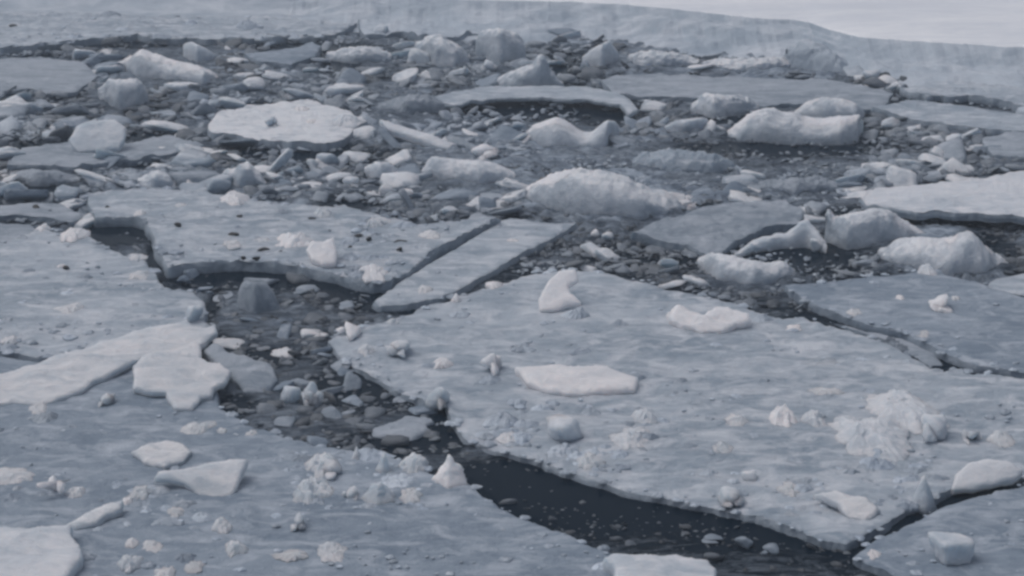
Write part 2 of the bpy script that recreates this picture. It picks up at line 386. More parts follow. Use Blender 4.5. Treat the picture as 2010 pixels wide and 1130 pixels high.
def chunk(name, label, cat, box, style, mat, seed=0, z0=None, group=None, rot=None, sub=3, tip=0.0, sink=0.12):
    """a loose piece of ice that fills the traced box, resting on what lies under it"""
    rs = np.random.RandomState(seed * 13 + 5)
    x0, y0, x1, y1 = box
    if z0 is None: z0 = surf((x0 + x1) / 2, y1 - 0.25 * (y1 - y0))
    if style == 'shard' and z0 < 0.01:                     # a thin plate awash in the slush
        th = np.linspace(0, 2 * math.pi, 15, endpoint=False); rr = 1 + 0.28 * rs.uniform(-1, 1, 15)
        P = [((x0 + x1) / 2 + (x1 - x0) / 2 * math.cos(t) * r_, (y0 + y1) / 2 + (y1 - y0) / 2 * math.sin(t) * r_) for t, r_ in zip(th, rr)]
        return floe(name, label, cat, P, 0.03, 0.04, mat, 1.5, 4, (rs.uniform(-.1, .1), rs.uniform(0, .12)), 0.02, group, seed, 0.004, False, 0.0, 0.01, None, 0.0, 0.012)
    fx, fy = (float(v) for v in at((x0 + x1) / 2, y1, z0)); s = ppm(fx, fy, z0)
    W = (x1 - x0) / s; Vm = (y1 - y0) / s
    dep = min(1.0 * W, 0.95 * Vm / SP * (0.62 if W < 1.3 * Vm or style in ('cone', 'block') else 0.85)) if style != 'shard' else min(0.8 * W, 0.8 * Vm / SP)
    H = max(0.02, (Vm - dep * SP * 0.9) / CP)
    if mat == 'lump' and z0 > 0.01: mat = 'clod'
    if style in ('lump', 'broken', 'cone', 'shard') and mat != 'dirt' and z0 > 0.01:
        dep = min(1.1 * W, 0.62 * Vm / SP) if style == 'cone' else min(1.7 * W, 0.88 * Vm / SP); H = max(0.025, (Vm - dep * SP * 0.8) / CP)
        if style == 'cone' or H > 0.5 * min(W, dep):      # a tall piece: a frosted broken body bedded in the surface
            V, Fc = cluster(rs, 'cone' if style == 'cone' else 'lump', seed, False) if style != 'cone' else rock(rs, 4, 'cone', seed)
            V = V * (1 + 0.34 * fbm(V * 1.6 + seed, seed + 1, 5, .66))[:, None]; V[:, 2] = (V[:, 2] - V[:, 2].min()) / (V[:, 2].max() - V[:, 2].min()) * 1.25 - 0.25
            V = V * np.array([W / 2, dep / 2, H])
        else:
            V, Fc = clod(rs, W, dep, H, seed, min(90, x1 - x0))
        r = math.hypot(fx, fy); V = V + np.array([fx * (1 + dep / 2 / r), fy * (1 + dep / 2 / r), z0 - 0.004])
        return link(name, V, Fc, mat, label, cat, group)
    V, Fc = cluster(rs, style, seed, x1 - x0 > 45) if (style in ('lump', 'broken') and mat != 'dirt' and x1 - x0 > 24 and rs.rand() < 0.8) else rock(rs, sub, style, seed)
    if style == 'shard': tip = rs.choice([-1, 1]) * rs.uniform(.15, .35)
    if tip: c_, s_ = math.cos(tip), math.sin(tip); V = np.stack([V[:, 0] * c_ - V[:, 2] * s_, V[:, 1], V[:, 0] * s_ + V[:, 2] * c_], 1); V = V / ((V.max(0) - V.min(0)) / 2)
    V = V * np.array([W / 2, dep / 2, H * (1 + sink) / 2])
    a = rs.uniform(-.15, .15) if rot is None else rot
    R = np.array([[math.cos(a), -math.sin(a), 0], [math.sin(a), math.cos(a), 0], [0, 0, 1]]); V = V @ R.T
    r = math.hypot(fx, fy); V = V + np.array([fx * (1 + dep / 2 / r), fy * (1 + dep / 2 / r), z0 + H * (1 - sink) / 2])
    return link(name, V, Fc, mat, label, cat, group)

# ------------------------------------------------------------------ the far shelf of fast ice under snow
FL = 'ice floe'
def far_shelf():
    top = [(560, -20), (760, -12), (900, -2), (1100, 2), (1230, 8), (1340, 20), (1450, 33), (1540, 38), (1590, 44), (1630, 60), (1700, 74), (1790, 80), (1900, 86), (2010, 94), (2160, 104)]
    z = 0.42
    pts = []
    T = np.array(top, float)
    xs_ = np.linspace(560, 2160, 520); yt = np.interp(xs_, T[:, 0], T[:, 1]) + 3.0 * fbm(v3(xs_ / 40, 0), 4, 4, .6)
    X, Y = at(xs_, yt, z)
    X = np.concatenate([X[:1] - np.array([60.0]), X, X[-1:] + 60]); Y = np.concatenate([Y[:1] + 10, Y, Y[-1:] - 2])
    nx = len(X); rows = []
    # front face rows (foot -> lip), then the snow field running back to the horizon
    for k, (fr, out) in enumerate([(f_, float(np.interp(f_, [0, .1, .27, .46, .66, .85, .97, 1], [2.2, 1.9, 1.3, .8, .44, .18, .04, 0]))) for f_ in np.linspace(0, 1, 40)]):
        q = v3(X * 2.2, Y * 2.2, fr * 2.0)
        o = out * (1 + 0.35 * fbm(v3(X * .5, 0 * X), 5, 3)) + 0.25 * (1 - fr) * fbm(q, 21, 4, .6)
        rz = 0.22 * math.sin(math.pi * min(1, fr)) * fbm(v3(X * 0.8, fr * 3.0, 4), 23, 5, .62)
        rows.append(np.stack([X, Y - o, -0.05 + (z + .05) * fr + rz * 0.8], 1))
    for k, bk in enumerate([0.04, .1, .18, .28] + list(np.geomspace(.4, 40, 70)) + [80, 200, 700, 2300]):
        q = v3(X * .22, (Y + bk) * .45, 3)
        rows.append(np.stack([X * (1 + bk / 90.0), Y + bk, z + (0.04 + 0.10 * min(1, bk / 3)) * fbm(q, 8, 4, .55) + 0.05 * min(1, bk / 2) + min(bk, 40) * 0.004], 1))
    V = np.concatenate(rows); f = [(i * nx + j, i * nx + j + 1, (i + 1) * nx + j + 1, (i + 1) * nx + j) for i in range(len(rows) - 1) for j in range(nx - 1)]
    nface = 39 * (nx - 1)
    o = link('snow_field', V, f, 'snow', kind='structure', origin=(0, 0, 0))
    o.data.materials.append(M['far'])
    o.data.polygons.foreach_set('material_index', [1] * nface + [0] * (len(f) - nface))
far_shelf()

# ------------------------------------------------------------------ the floes
A_ = [(642, 668), (668, 645), (720, 636), (770, 624), (860, 593), (960, 562), (1040, 537), (1130, 527), (1190, 533), (1260, 552), (1340, 572), (1440, 594), (1500, 615), (1560, 622), (1660, 645), (1740, 674), (1825, 722), (1860, 730), (1920, 730), (2010, 742), (2110, 750), (2130, 900), (2010, 930), (1900, 948), (1850, 966), (1780, 998), (1735, 1030), (1662, 1068), (1610, 1058), (1540, 1030), (1480, 1010), (1340, 983), (1240, 963), (1190, 948), (1130, 928), (1060, 903), (1000, 888), (960, 878), (912, 858), (886, 825), (872, 790), (845, 798), (830, 785), (780, 765), (720, 728), (670, 702)]
floe('ice_floe', 'broad central ice floe littered with frost clods, dark water along its lower edge', FL, A_, 0.05, 0.14, 'floe', 5, 6, seed=1, amp=0.016, rim=0.02)
B_ = [(-90, 780), (120, 730), (300, 700), (410, 720), (425, 765), (430, 795), (480, 828), (560, 860), (612, 872), (700, 885), (760, 896), (800, 905), (850, 930), (900, 935), (925, 950), (955, 978), (1010, 1010), (1080, 1035), (1140, 1060), (1205, 1088), (1240, 1110), (1270, 1190), (600, 1210), (-90, 1210)]
floe('ice_floe', 'bluish wet ice floe filling the bottom left corner', FL, B_, 0.07, 0.16, 'blue', 4, 6, seed=2, amp=0.016, rim=0.015)
C_ = [(-90, 500), (-20, 490), (40, 462), (80, 448), (140, 462), (175, 468), (205, 482), (240, 500), (288, 512), (305, 535), (322, 562), (370, 572), (402, 592), (400, 628), (415, 640), (300, 668), (180, 700), (92, 700), (0, 688), (-90, 682)]
floe('ice_floe', 'grey left edge floe with frosty scalloped rim above the long pale slab', FL, C_, 0.09, 0.16, 'floe', 5, 5.5, seed=3, amp=0.016, rim=0.03)
floe('ice_floe', 'thin sliver of floe wedged under the long pale slab at the left edge', FL, [(-90, 692), (0, 697), (88, 710), (150, 708), (60, 745), (-90, 790)], 0.08, 0.12, 'blue', 3, 6, seed=4)
floe('ice_floe', 'smooth grey floe tucked behind the frosty rimmed left floe', FL, [(-90, 432), (0, 436), (60, 440), (75, 452), (40, 470), (-20, 492), (-90, 500)], 0.05, 0.1, 'dull', 3, 6, seed=5)
floe('ice_floe', 'narrow flat floe with one dark speck at the left edge', FL, [(-90, 396), (0, 402), (60, 394), (120, 398), (165, 420), (140, 434), (90, 426), (30, 420), (-90, 420)], 0.06, 0.1, 'dull', 3, 5, seed=6)
F_ = [(172, 382), (230, 372), (330, 371), (400, 378), (480, 392), (560, 398), (640, 405), (700, 408), (745, 424), (830, 438), (885, 436), (940, 422), (978, 428), (905, 462), (862, 485), (800, 528), (768, 550), (735, 553), (700, 545), (640, 528), (570, 516), (500, 510), (440, 510), (380, 516), (330, 522), (310, 488), (288, 430), (240, 422), (187, 424), (178, 405)]
floe('ice_floe', 'long frosted floe speckled with black dirt, dark water under its front', FL, F_, 0.105, 0.2, 'floe', 3.5, 5, seed=7, amp=0.02, rim=0.03, wall=0.03)
G_ = [(735, 590), (765, 566), (850, 510), (905, 480), (962, 444), (1002, 425), (1060, 434), (1132, 435), (1095, 460), (1035, 490), (960, 532), (900, 565), (860, 582), (800, 592), (745, 598)]
floe('ice_floe', 'narrow diagonal floe between the dirt-speckled floe and the broad central floe', FL, G_, 0.07, 0.15, 'floe', 2.5, 5, seed=8, amp=0.012, rim=0.012)
H_ = [(1540, 560), (1600, 553), (1700, 541), (1780, 536), (1840, 531), (1905, 552), (1960, 568), (2010, 580), (2110, 600), (2110, 745), (2010, 727), (1920, 713), (1862, 694), (1822, 672), (1780, 652), (1700, 632), (1640, 612), (1585, 590)]
floe('ice_floe', 'pointed blue-grey floe at the right edge bearing one round white lump', FL, H_, 0.07, 0.15, 'blue', 3, 5.5, seed=9, amp=0.014)
floe('ice_floe', 'low wedge of floe in the crack beside the pointed blue-grey floe', FL, [(1630, 626), (1700, 648), (1785, 664), (1830, 690), (1850, 712), (1825, 714), (1745, 664), (1680, 645)], 0.025, 0.1, 'dull', 2, 5, seed=10)
floe('ice_floe', 'small grey floe at the right edge behind the pointed blue-grey floe', FL, [(1930, 562), (1955, 545), (2010, 533), (2110, 524), (2110, 596), (2010, 577)], 0.06, 0.12, 'floe', 3, 5.5, seed=11)
floe('ice_floe', 'flat pale floe at the right edge overhanging a thin black gap', FL, [(1690, 388), (1720, 370), (1800, 360), (1900, 350), (2010, 332), (2110, 325), (2110, 432), (2010, 424), (1900, 416), (1800, 412), (1740, 405), (1700, 398)], 0.17, 0.08, 'pale', 3, 5, seed=12, amp=0.02, rim=0.02)
K_ = [(1676, 1088), (1706, 1066), (1786, 1026), (1856, 994), (1904, 976), (2010, 952), (2110, 930), (2130, 1210), (1790, 1210), (1765, 1127), (1695, 1100)]
floe('ice_floe', 'bottom right corner floe carrying a squared white block', FL, K_, 0.06, 0.16, 'blue', 3, 6, seed=13, amp=0.014, rim=0.015)
floe('ice_floe', 'hexagonal light grey plate floe with white lumps in the upper left brash', FL, [(412, 248), (432, 216), (500, 206), (600, 196), (690, 218), (722, 238), (662, 272), (640, 278), (540, 276), (478, 268), (420, 258)], 0.11, 0.16, 'lump', 6, 5, seed=14, amp=0.02, rim=0.02)
floe('ice_floe', 'long tapering grey floe beneath the rounded white plate', FL, [(14, 322), (40, 288), (130, 278), (250, 282), (330, 262), (400, 284), (352, 298), (250, 313), (165, 327), (90, 322)], 0.08, 0.12, 'dull', 3, 5, seed=15, rim=0.03)
floe('ice_floe', 'smooth brownish grey floe at the upper left edge', FL, [(-90, 112), (80, 110), (165, 122), (192, 148), (150, 178), (90, 182), (60, 172), (0, 176), (-90, 182)], 0.06, 0.12, 'dull', 4, 6, seed=16)
floe('ice_floe', 'small blue-grey floe near the top behind the hexagonal plate floe', FL, [(480, 104), (540, 98), (590, 90), (612, 78), (628, 88), (618, 108), (570, 124), (505, 118)], 0.10, 0.14, 'blue', 3, 5, seed=17)
floe('ice_floe', 'raised arched floe with a broad dark hollow below its front edge', FL, [(840, 192), (880, 180), (960, 168), (1150, 168), (1225, 184), (1252, 214), (1235, 222), (1215, 202), (1150, 193), (1050, 190), (960, 192), (890, 204)], 0.13, 0.05, 'floe', 3, 5, seed=18, rim=0.02)
floe('ice_floe', 'wide dull grey floe below the far shelf, behind the two-tier lump', FL, [(1180, 152), (1260, 142), (1400, 148), (1500, 150), (1620, 156), (1700, 166), (1755, 180), (1735, 206), (1700, 212), (1560, 200), (1500, 206), (1420, 190), (1300, 188), (1200, 180)], 0.07, 0.12, 'dull', 5, 6, seed=19, amp=0.02)
floe('ice_floe', 'grey floe at the upper right crossed by a dark crack on its near side', FL, [(1770, 172), (1840, 158), (1920, 150), (2110, 160), (2110, 214), (2010, 204), (1900, 184), (1820, 186)], 0.10, 0.16, 'floe', 4, 5, seed=20, amp=0.02)
floe('ice_floe', 'pointed grey floe just in front of the cracked upper right floe', FL, [(1712, 210), (1790, 194), (1860, 200), (2010, 222), (2110, 236), (2110, 262), (2010, 256), (1900, 246), (1800, 234)], 0.10, 0.12, 'floe', 3, 5, seed=21, amp=0.02)
floe('ice_floe', 'dull grey floe at the right edge above the flat pale floe', FL, [(1925, 270), (1990, 255), (2110, 262), (2110, 312), (2010, 306), (1950, 300)], 0.08, 0.12, 'dull', 3, 5, seed=22, amp=0.02)
floe('ice_floe', 'sloping grey floe between the crested lump and the ragged white fin', FL, [(1240, 452), (1300, 430), (1380, 405), (1460, 392), (1540, 388), (1574, 412), (1566, 434), (1500, 444), (1448, 466), (1404, 500), (1345, 478), (1290, 468)], 0.14, 0.14, 'dull', 4, 5, seed=23, tilt=(0, 0.10), amp=0.03, rim=0.03)
FB = [(-160, -25), (200, -22), (560, -18), (700, -6), (720, 20), (700, 45), (668, 62), (600, 70), (500, 74), (330, 74), (270, 68), (200, 72), (120, 84), (0, 94), (-160, 100)]
floe('ice_floe', 'long blue-grey floe stretching across the top left edge', FL, FB, 0.10, 0.2, 'floe', 4, 6, seed=24, amp=0.03, rim=0.03)
floe('ice_floe', 'far middle floe of jumbled blue ice at the foot of the snow shelf', FL, [(700, 40), (760, 18), (900, 14), (1060, 18), (1090, 40), (1060, 62), (940, 66), (860, 74), (780, 62), (720, 66)], 0.10, 0.2, 'far', 6, 6, seed=25, amp=0.06, rim=0.05)

# ------------------------------------------------------------------ the setting: river water
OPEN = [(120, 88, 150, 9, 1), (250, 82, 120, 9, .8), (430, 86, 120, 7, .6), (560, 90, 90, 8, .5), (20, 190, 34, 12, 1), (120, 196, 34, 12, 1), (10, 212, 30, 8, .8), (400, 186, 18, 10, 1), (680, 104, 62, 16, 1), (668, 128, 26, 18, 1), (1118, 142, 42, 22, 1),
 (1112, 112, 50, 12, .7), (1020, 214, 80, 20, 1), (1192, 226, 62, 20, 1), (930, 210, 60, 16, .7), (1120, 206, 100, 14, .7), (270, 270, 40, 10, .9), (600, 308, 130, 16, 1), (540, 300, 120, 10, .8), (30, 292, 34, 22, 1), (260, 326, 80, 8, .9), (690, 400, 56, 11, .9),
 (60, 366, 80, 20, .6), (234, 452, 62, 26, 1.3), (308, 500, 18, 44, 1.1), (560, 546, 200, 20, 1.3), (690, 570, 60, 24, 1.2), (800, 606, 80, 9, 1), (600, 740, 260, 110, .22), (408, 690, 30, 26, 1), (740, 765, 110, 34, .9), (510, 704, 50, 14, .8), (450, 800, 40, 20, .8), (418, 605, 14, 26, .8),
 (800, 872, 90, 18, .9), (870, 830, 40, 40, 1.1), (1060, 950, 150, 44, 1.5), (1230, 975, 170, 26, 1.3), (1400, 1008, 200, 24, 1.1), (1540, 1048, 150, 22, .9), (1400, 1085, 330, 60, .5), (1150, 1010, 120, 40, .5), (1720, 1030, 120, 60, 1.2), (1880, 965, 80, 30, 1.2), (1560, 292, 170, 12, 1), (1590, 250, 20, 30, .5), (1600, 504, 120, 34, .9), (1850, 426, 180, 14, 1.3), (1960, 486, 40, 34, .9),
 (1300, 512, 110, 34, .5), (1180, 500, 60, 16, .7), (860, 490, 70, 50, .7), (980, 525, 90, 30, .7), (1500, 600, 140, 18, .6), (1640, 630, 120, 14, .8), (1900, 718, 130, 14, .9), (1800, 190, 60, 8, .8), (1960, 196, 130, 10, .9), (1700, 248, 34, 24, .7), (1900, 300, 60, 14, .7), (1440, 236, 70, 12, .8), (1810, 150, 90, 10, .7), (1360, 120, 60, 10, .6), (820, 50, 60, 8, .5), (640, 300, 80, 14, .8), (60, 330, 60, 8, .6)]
pxs = np.concatenate([[-1500, -700, -420], np.linspace(-250, 2260, 330), [2430, 2710, 3500]])
pys = np.concatenate([np.linspace(-25, 300, 110), np.linspace(304, 1200, 180)])
GX, GY = np.meshgrid(pxs, pys); WX, WY = at(GX, GY, 0.0)
sl0 = 0.50 + 0.35 * fbm(v3(WX * 0.8, WY * 1.1, 5), 41, 4, .6)
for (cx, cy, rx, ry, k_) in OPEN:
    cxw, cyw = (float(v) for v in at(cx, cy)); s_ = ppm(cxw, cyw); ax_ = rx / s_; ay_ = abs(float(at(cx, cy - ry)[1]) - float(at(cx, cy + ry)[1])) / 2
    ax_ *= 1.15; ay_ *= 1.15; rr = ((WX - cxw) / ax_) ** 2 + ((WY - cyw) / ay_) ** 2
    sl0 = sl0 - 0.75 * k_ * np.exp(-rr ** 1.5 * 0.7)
rg = 1 - np.abs(fbm(v3(WX * 3.1, WY * 3.6, 2), 47, 4, .62)) * 2.6
thick_ = np.clip((sl0 + .15) / .6, 0, 1) * np.clip((WY - 15.0) / 3.0, 0.25, 1)
WZ = np.clip(sl0, 0, 1) * 0.03 + 0.065 * thick_ * (rg - 0.35) + 0.065 * thick_ * fbm(v3(WX * 5, WY * 8, 0), 43, 5, .7)
hid = np.zeros(GX.shape, bool)
for poly_, z_ in FLOES: hid |= inpoly(poly_, GX, GY + 4)
WZ = np.where(hid, np.minimum(WZ, -0.01), WZ)
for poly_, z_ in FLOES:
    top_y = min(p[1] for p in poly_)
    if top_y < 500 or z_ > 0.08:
        gap_shade = inpoly(poly_, GX, GY - 15) & ~inpoly(poly_, GX, GY); sl0 = np.where(gap_shade, sl0 - 0.55, sl0); WZ = np.where(gap_shade, 0.0, WZ)  # slush cut away below floe fronts: a shadow gap painted as dark water
far_ = (GX < -300) | (GX > 2300)
WZ = np.where(far_, 0, WZ)
nr, ncx = GX.shape
V = np.stack([WX.ravel(), WY.ravel(), WZ.ravel()], 1)
F = [(i * ncx + j + 1, i * ncx + j, (i + 1) * ncx + j, (i + 1) * ncx + j + 1) for i in range(nr - 1) for j in range(ncx - 1)]
F = [tuple(reversed(f)) for f in F] if False else F
# skirts that carry the water out past the picture, to the horizon and behind the camera
def skirt(idx_line, target):
    global V, F
    b0 = len(V); V = np.concatenate([V, target]); 
    for k in range(len(idx_line) - 1): F.append((idx_line[k], idx_line[k + 1], b0 + k + 1, b0 + k))
top = [j for j in range(ncx)]; bot = [(nr - 1) * ncx + j for j in range(ncx)]
skirt(top, np.stack([V[top][:, 0] * 60, np.full(ncx, 2500.0), np.zeros(ncx)], 1))
skirt(bot, np.stack([V[bot][:, 0] * 6, np.full(ncx, -60.0), np.zeros(ncx)], 1))
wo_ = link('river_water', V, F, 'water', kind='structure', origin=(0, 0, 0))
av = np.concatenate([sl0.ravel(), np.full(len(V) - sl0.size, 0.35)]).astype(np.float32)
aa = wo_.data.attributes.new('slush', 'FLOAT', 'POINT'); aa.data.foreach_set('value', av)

# ------------------------------------------------------------------ plates and slabs lying on or tilted over the floes
SB = 'ice slab'
def slab(label, poly, z, th, mat, tilt=(0, 0), seed=0, rough=3.6, amp=0.02, step=4.5, curl=0.0, name='ice_slab'):
    if max(abs(tilt[0]), abs(tilt[1])) > 0.09:
        P = np.array(poly, float); c = P.mean(0); k = P[:, 1].argmax(); base = max(0.0, surf(P[k, 0], P[k, 1] - 4)) + 0.5 * th
        for _ in range(12):
            ax, ay = (float(v) for v in at(c[0], c[1], z)); dx, dy, dz = ray(P[:, 0], P[:, 1])
            t = (z - CAM_H - tilt[0] * ax - tilt[1] * ay) / (dz - tilt[0] * dx - tilt[1] * dy)
            z += 0.7 * (base - (CAM_H + dz * t).min())
    return floe(name, label, SB, poly, z, th, mat, rough, step, tilt, amp, seed=seed, rim=0.004, register=False, wall=0.009, curl=curl, soft=0.12 * th, swell=0.0)
slab('long pale slab thrust diagonally over the left floes', [(-90, 755), (0, 730), (92, 702), (150, 682), (230, 660), (268, 641), (300, 636), (352, 632), (366, 624), (374, 637), (396, 640), (420, 634), (425, 648), (408, 660), (392, 672), (352, 690), (300, 692), (258, 706), (220, 728), (182, 744), (160, 760), (120, 776), (78, 790), (30, 784), (-90, 800)], 0.155, 0.05, 'pale', (0, 0.05), 31, rough=2.5)
slab('jagged pale slab poking out below the tip of the long pale slab', [(264, 716), (282, 696), (330, 684), (392, 668), (394, 698), (408, 708), (432, 712), (452, 724), (441, 748), (419, 757), (413, 768), (394, 772), (376, 796), (346, 795), (330, 776), (326, 763), (300, 765), (262, 757)], 0.145, 0.045, 'pale', (0, 0.05), 32, rough=3)
slab('squarish white slab leaning beside the large frost clod on the speckled floe', [(602, 484), (612, 470), (634, 474), (654, 464), (661, 490), (658, 512), (634, 517), (612, 506)], 0.2, 0.06, 'white', (0, 0.45), 49, rough=1.5)
slab('thick white slab cut off by the bottom left corner', [(-90, 1034), (0, 1026), (60, 1030), (140, 1024), (138, 1040), (156, 1062), (158, 1090), (130, 1124), (95, 1160), (-90, 1190)], 0.15, 0.09, 'pale', (0, 0.06), 33)
slab('narrow ridge of ice rising from the bottom left white slab', [(128, 1030), (160, 1008), (200, 984), (242, 974), (236, 990), (208, 1006), (186, 1024), (150, 1036)], 0.12, 0.05, 'lump', (0, 0.2), 34)
slab('white slab jutting into the dark channel at the bottom edge', [(1184, 1092), (1200, 1083), (1262, 1082), (1330, 1086), (1388, 1094), (1406, 1108), (1400, 1190), (1215, 1190), (1205, 1110)], 0.16, 0.09, 'pale', (0, 0.03), 35)
slab('long white bar of ice lying on the middle of the central floe', [(1012, 716), (1100, 712), (1185, 717), (1250, 738), (1244, 760), (1150, 768), (1085, 764), (1036, 746)], 0.12, 0.06, 'white', (0, 0.12), 36, amp=0.018)
slab('upright white curl-shaped plate on the far edge of the central floe', [(1060, 606), (1058, 586), (1074, 552), (1098, 528), (1128, 526), (1134, 542), (1114, 556), (1120, 572), (1140, 592), (1112, 594), (1084, 608)], 0.16, 0.05, 'white', (0.05, 0.7), 37, rough=1.5)
slab('knobbly white slab with a bright left knob on the central floe', [(1312, 616), (1330, 598), (1352, 602), (1380, 612), (1410, 598), (1470, 608), (1474, 622), (1444, 628), (1420, 645), (1376, 648), (1340, 634)], 0.13, 0.07, 'white', (0, 0.25), 38, amp=0.03)
slab('rounded white plate resting on the long tapering grey floe', [(134, 270), (150, 246), (180, 234), (226, 232), (246, 246), (242, 272), (232, 288), (155, 295), (142, 284)], 0.17, 0.06, 'pale', (0.05, 0.75), 39, rough=1.2)
slab('wedge-shaped pale plate with a sharp upper corner on the bottom left floe', [(302, 936), (312, 922), (400, 908), (452, 898), (484, 896), (474, 928), (456, 966), (430, 972), (392, 962), (362, 942)], 0.14, 0.04, 'pale', (0, 0.35), 40, rough=1.5)
slab('low oval disc of ice on the bottom left floe', [(258, 884), (290, 866), (330, 862), (362, 868), (376, 882), (360, 902), (320, 912), (284, 904)], 0.11, 0.04, 'lump', (0, 0.05), 41)
slab('blue-grey plate lying flat near the lower corner of the central floe', [(1600, 968), (1640, 962), (1700, 976), (1726, 1000), (1700, 1018), (1668, 1008), (1640, 988)], 0.10, 0.04, 'lump', (0, 0.15), 42)
slab('large pale shell-shaped slab bridging the crack at the right edge', [(1870, 956), (1878, 928), (1906, 906), (1940, 898), (1978, 902), (2008, 922), (1990, 938), (1950, 948), (1910, 956)], 0.17, 0.05, 'pale', (0, 0.4), 43, rough=1.5)
slab('thin bright blade of ice slanting down to the small white boulder', [(746, 232), (764, 236), (832, 258), (900, 282), (932, 296), (902, 296), (822, 272), (762, 248)], 0.14, 0.08, 'pale', (0.0, 0.3), 44, rough=1)
slab('brown-grey tongue of ice half sunk in the dark channel', [(398, 686), (420, 672), (470, 700), (530, 712), (546, 740), (522, 768), (480, 764), (450, 730), (420, 706)], 0.03, 0.06, 'dull', (0, 0.12), 47, amp=0.03)
slab('thin tilted sliver of ice above the apex of the central floe', [(1140, 478), (1158, 474), (1196, 496), (1206, 512), (1190, 510), (1160, 494)], 0.08, 0.04, 'pale', (0, 0.2), 48, rough=1)

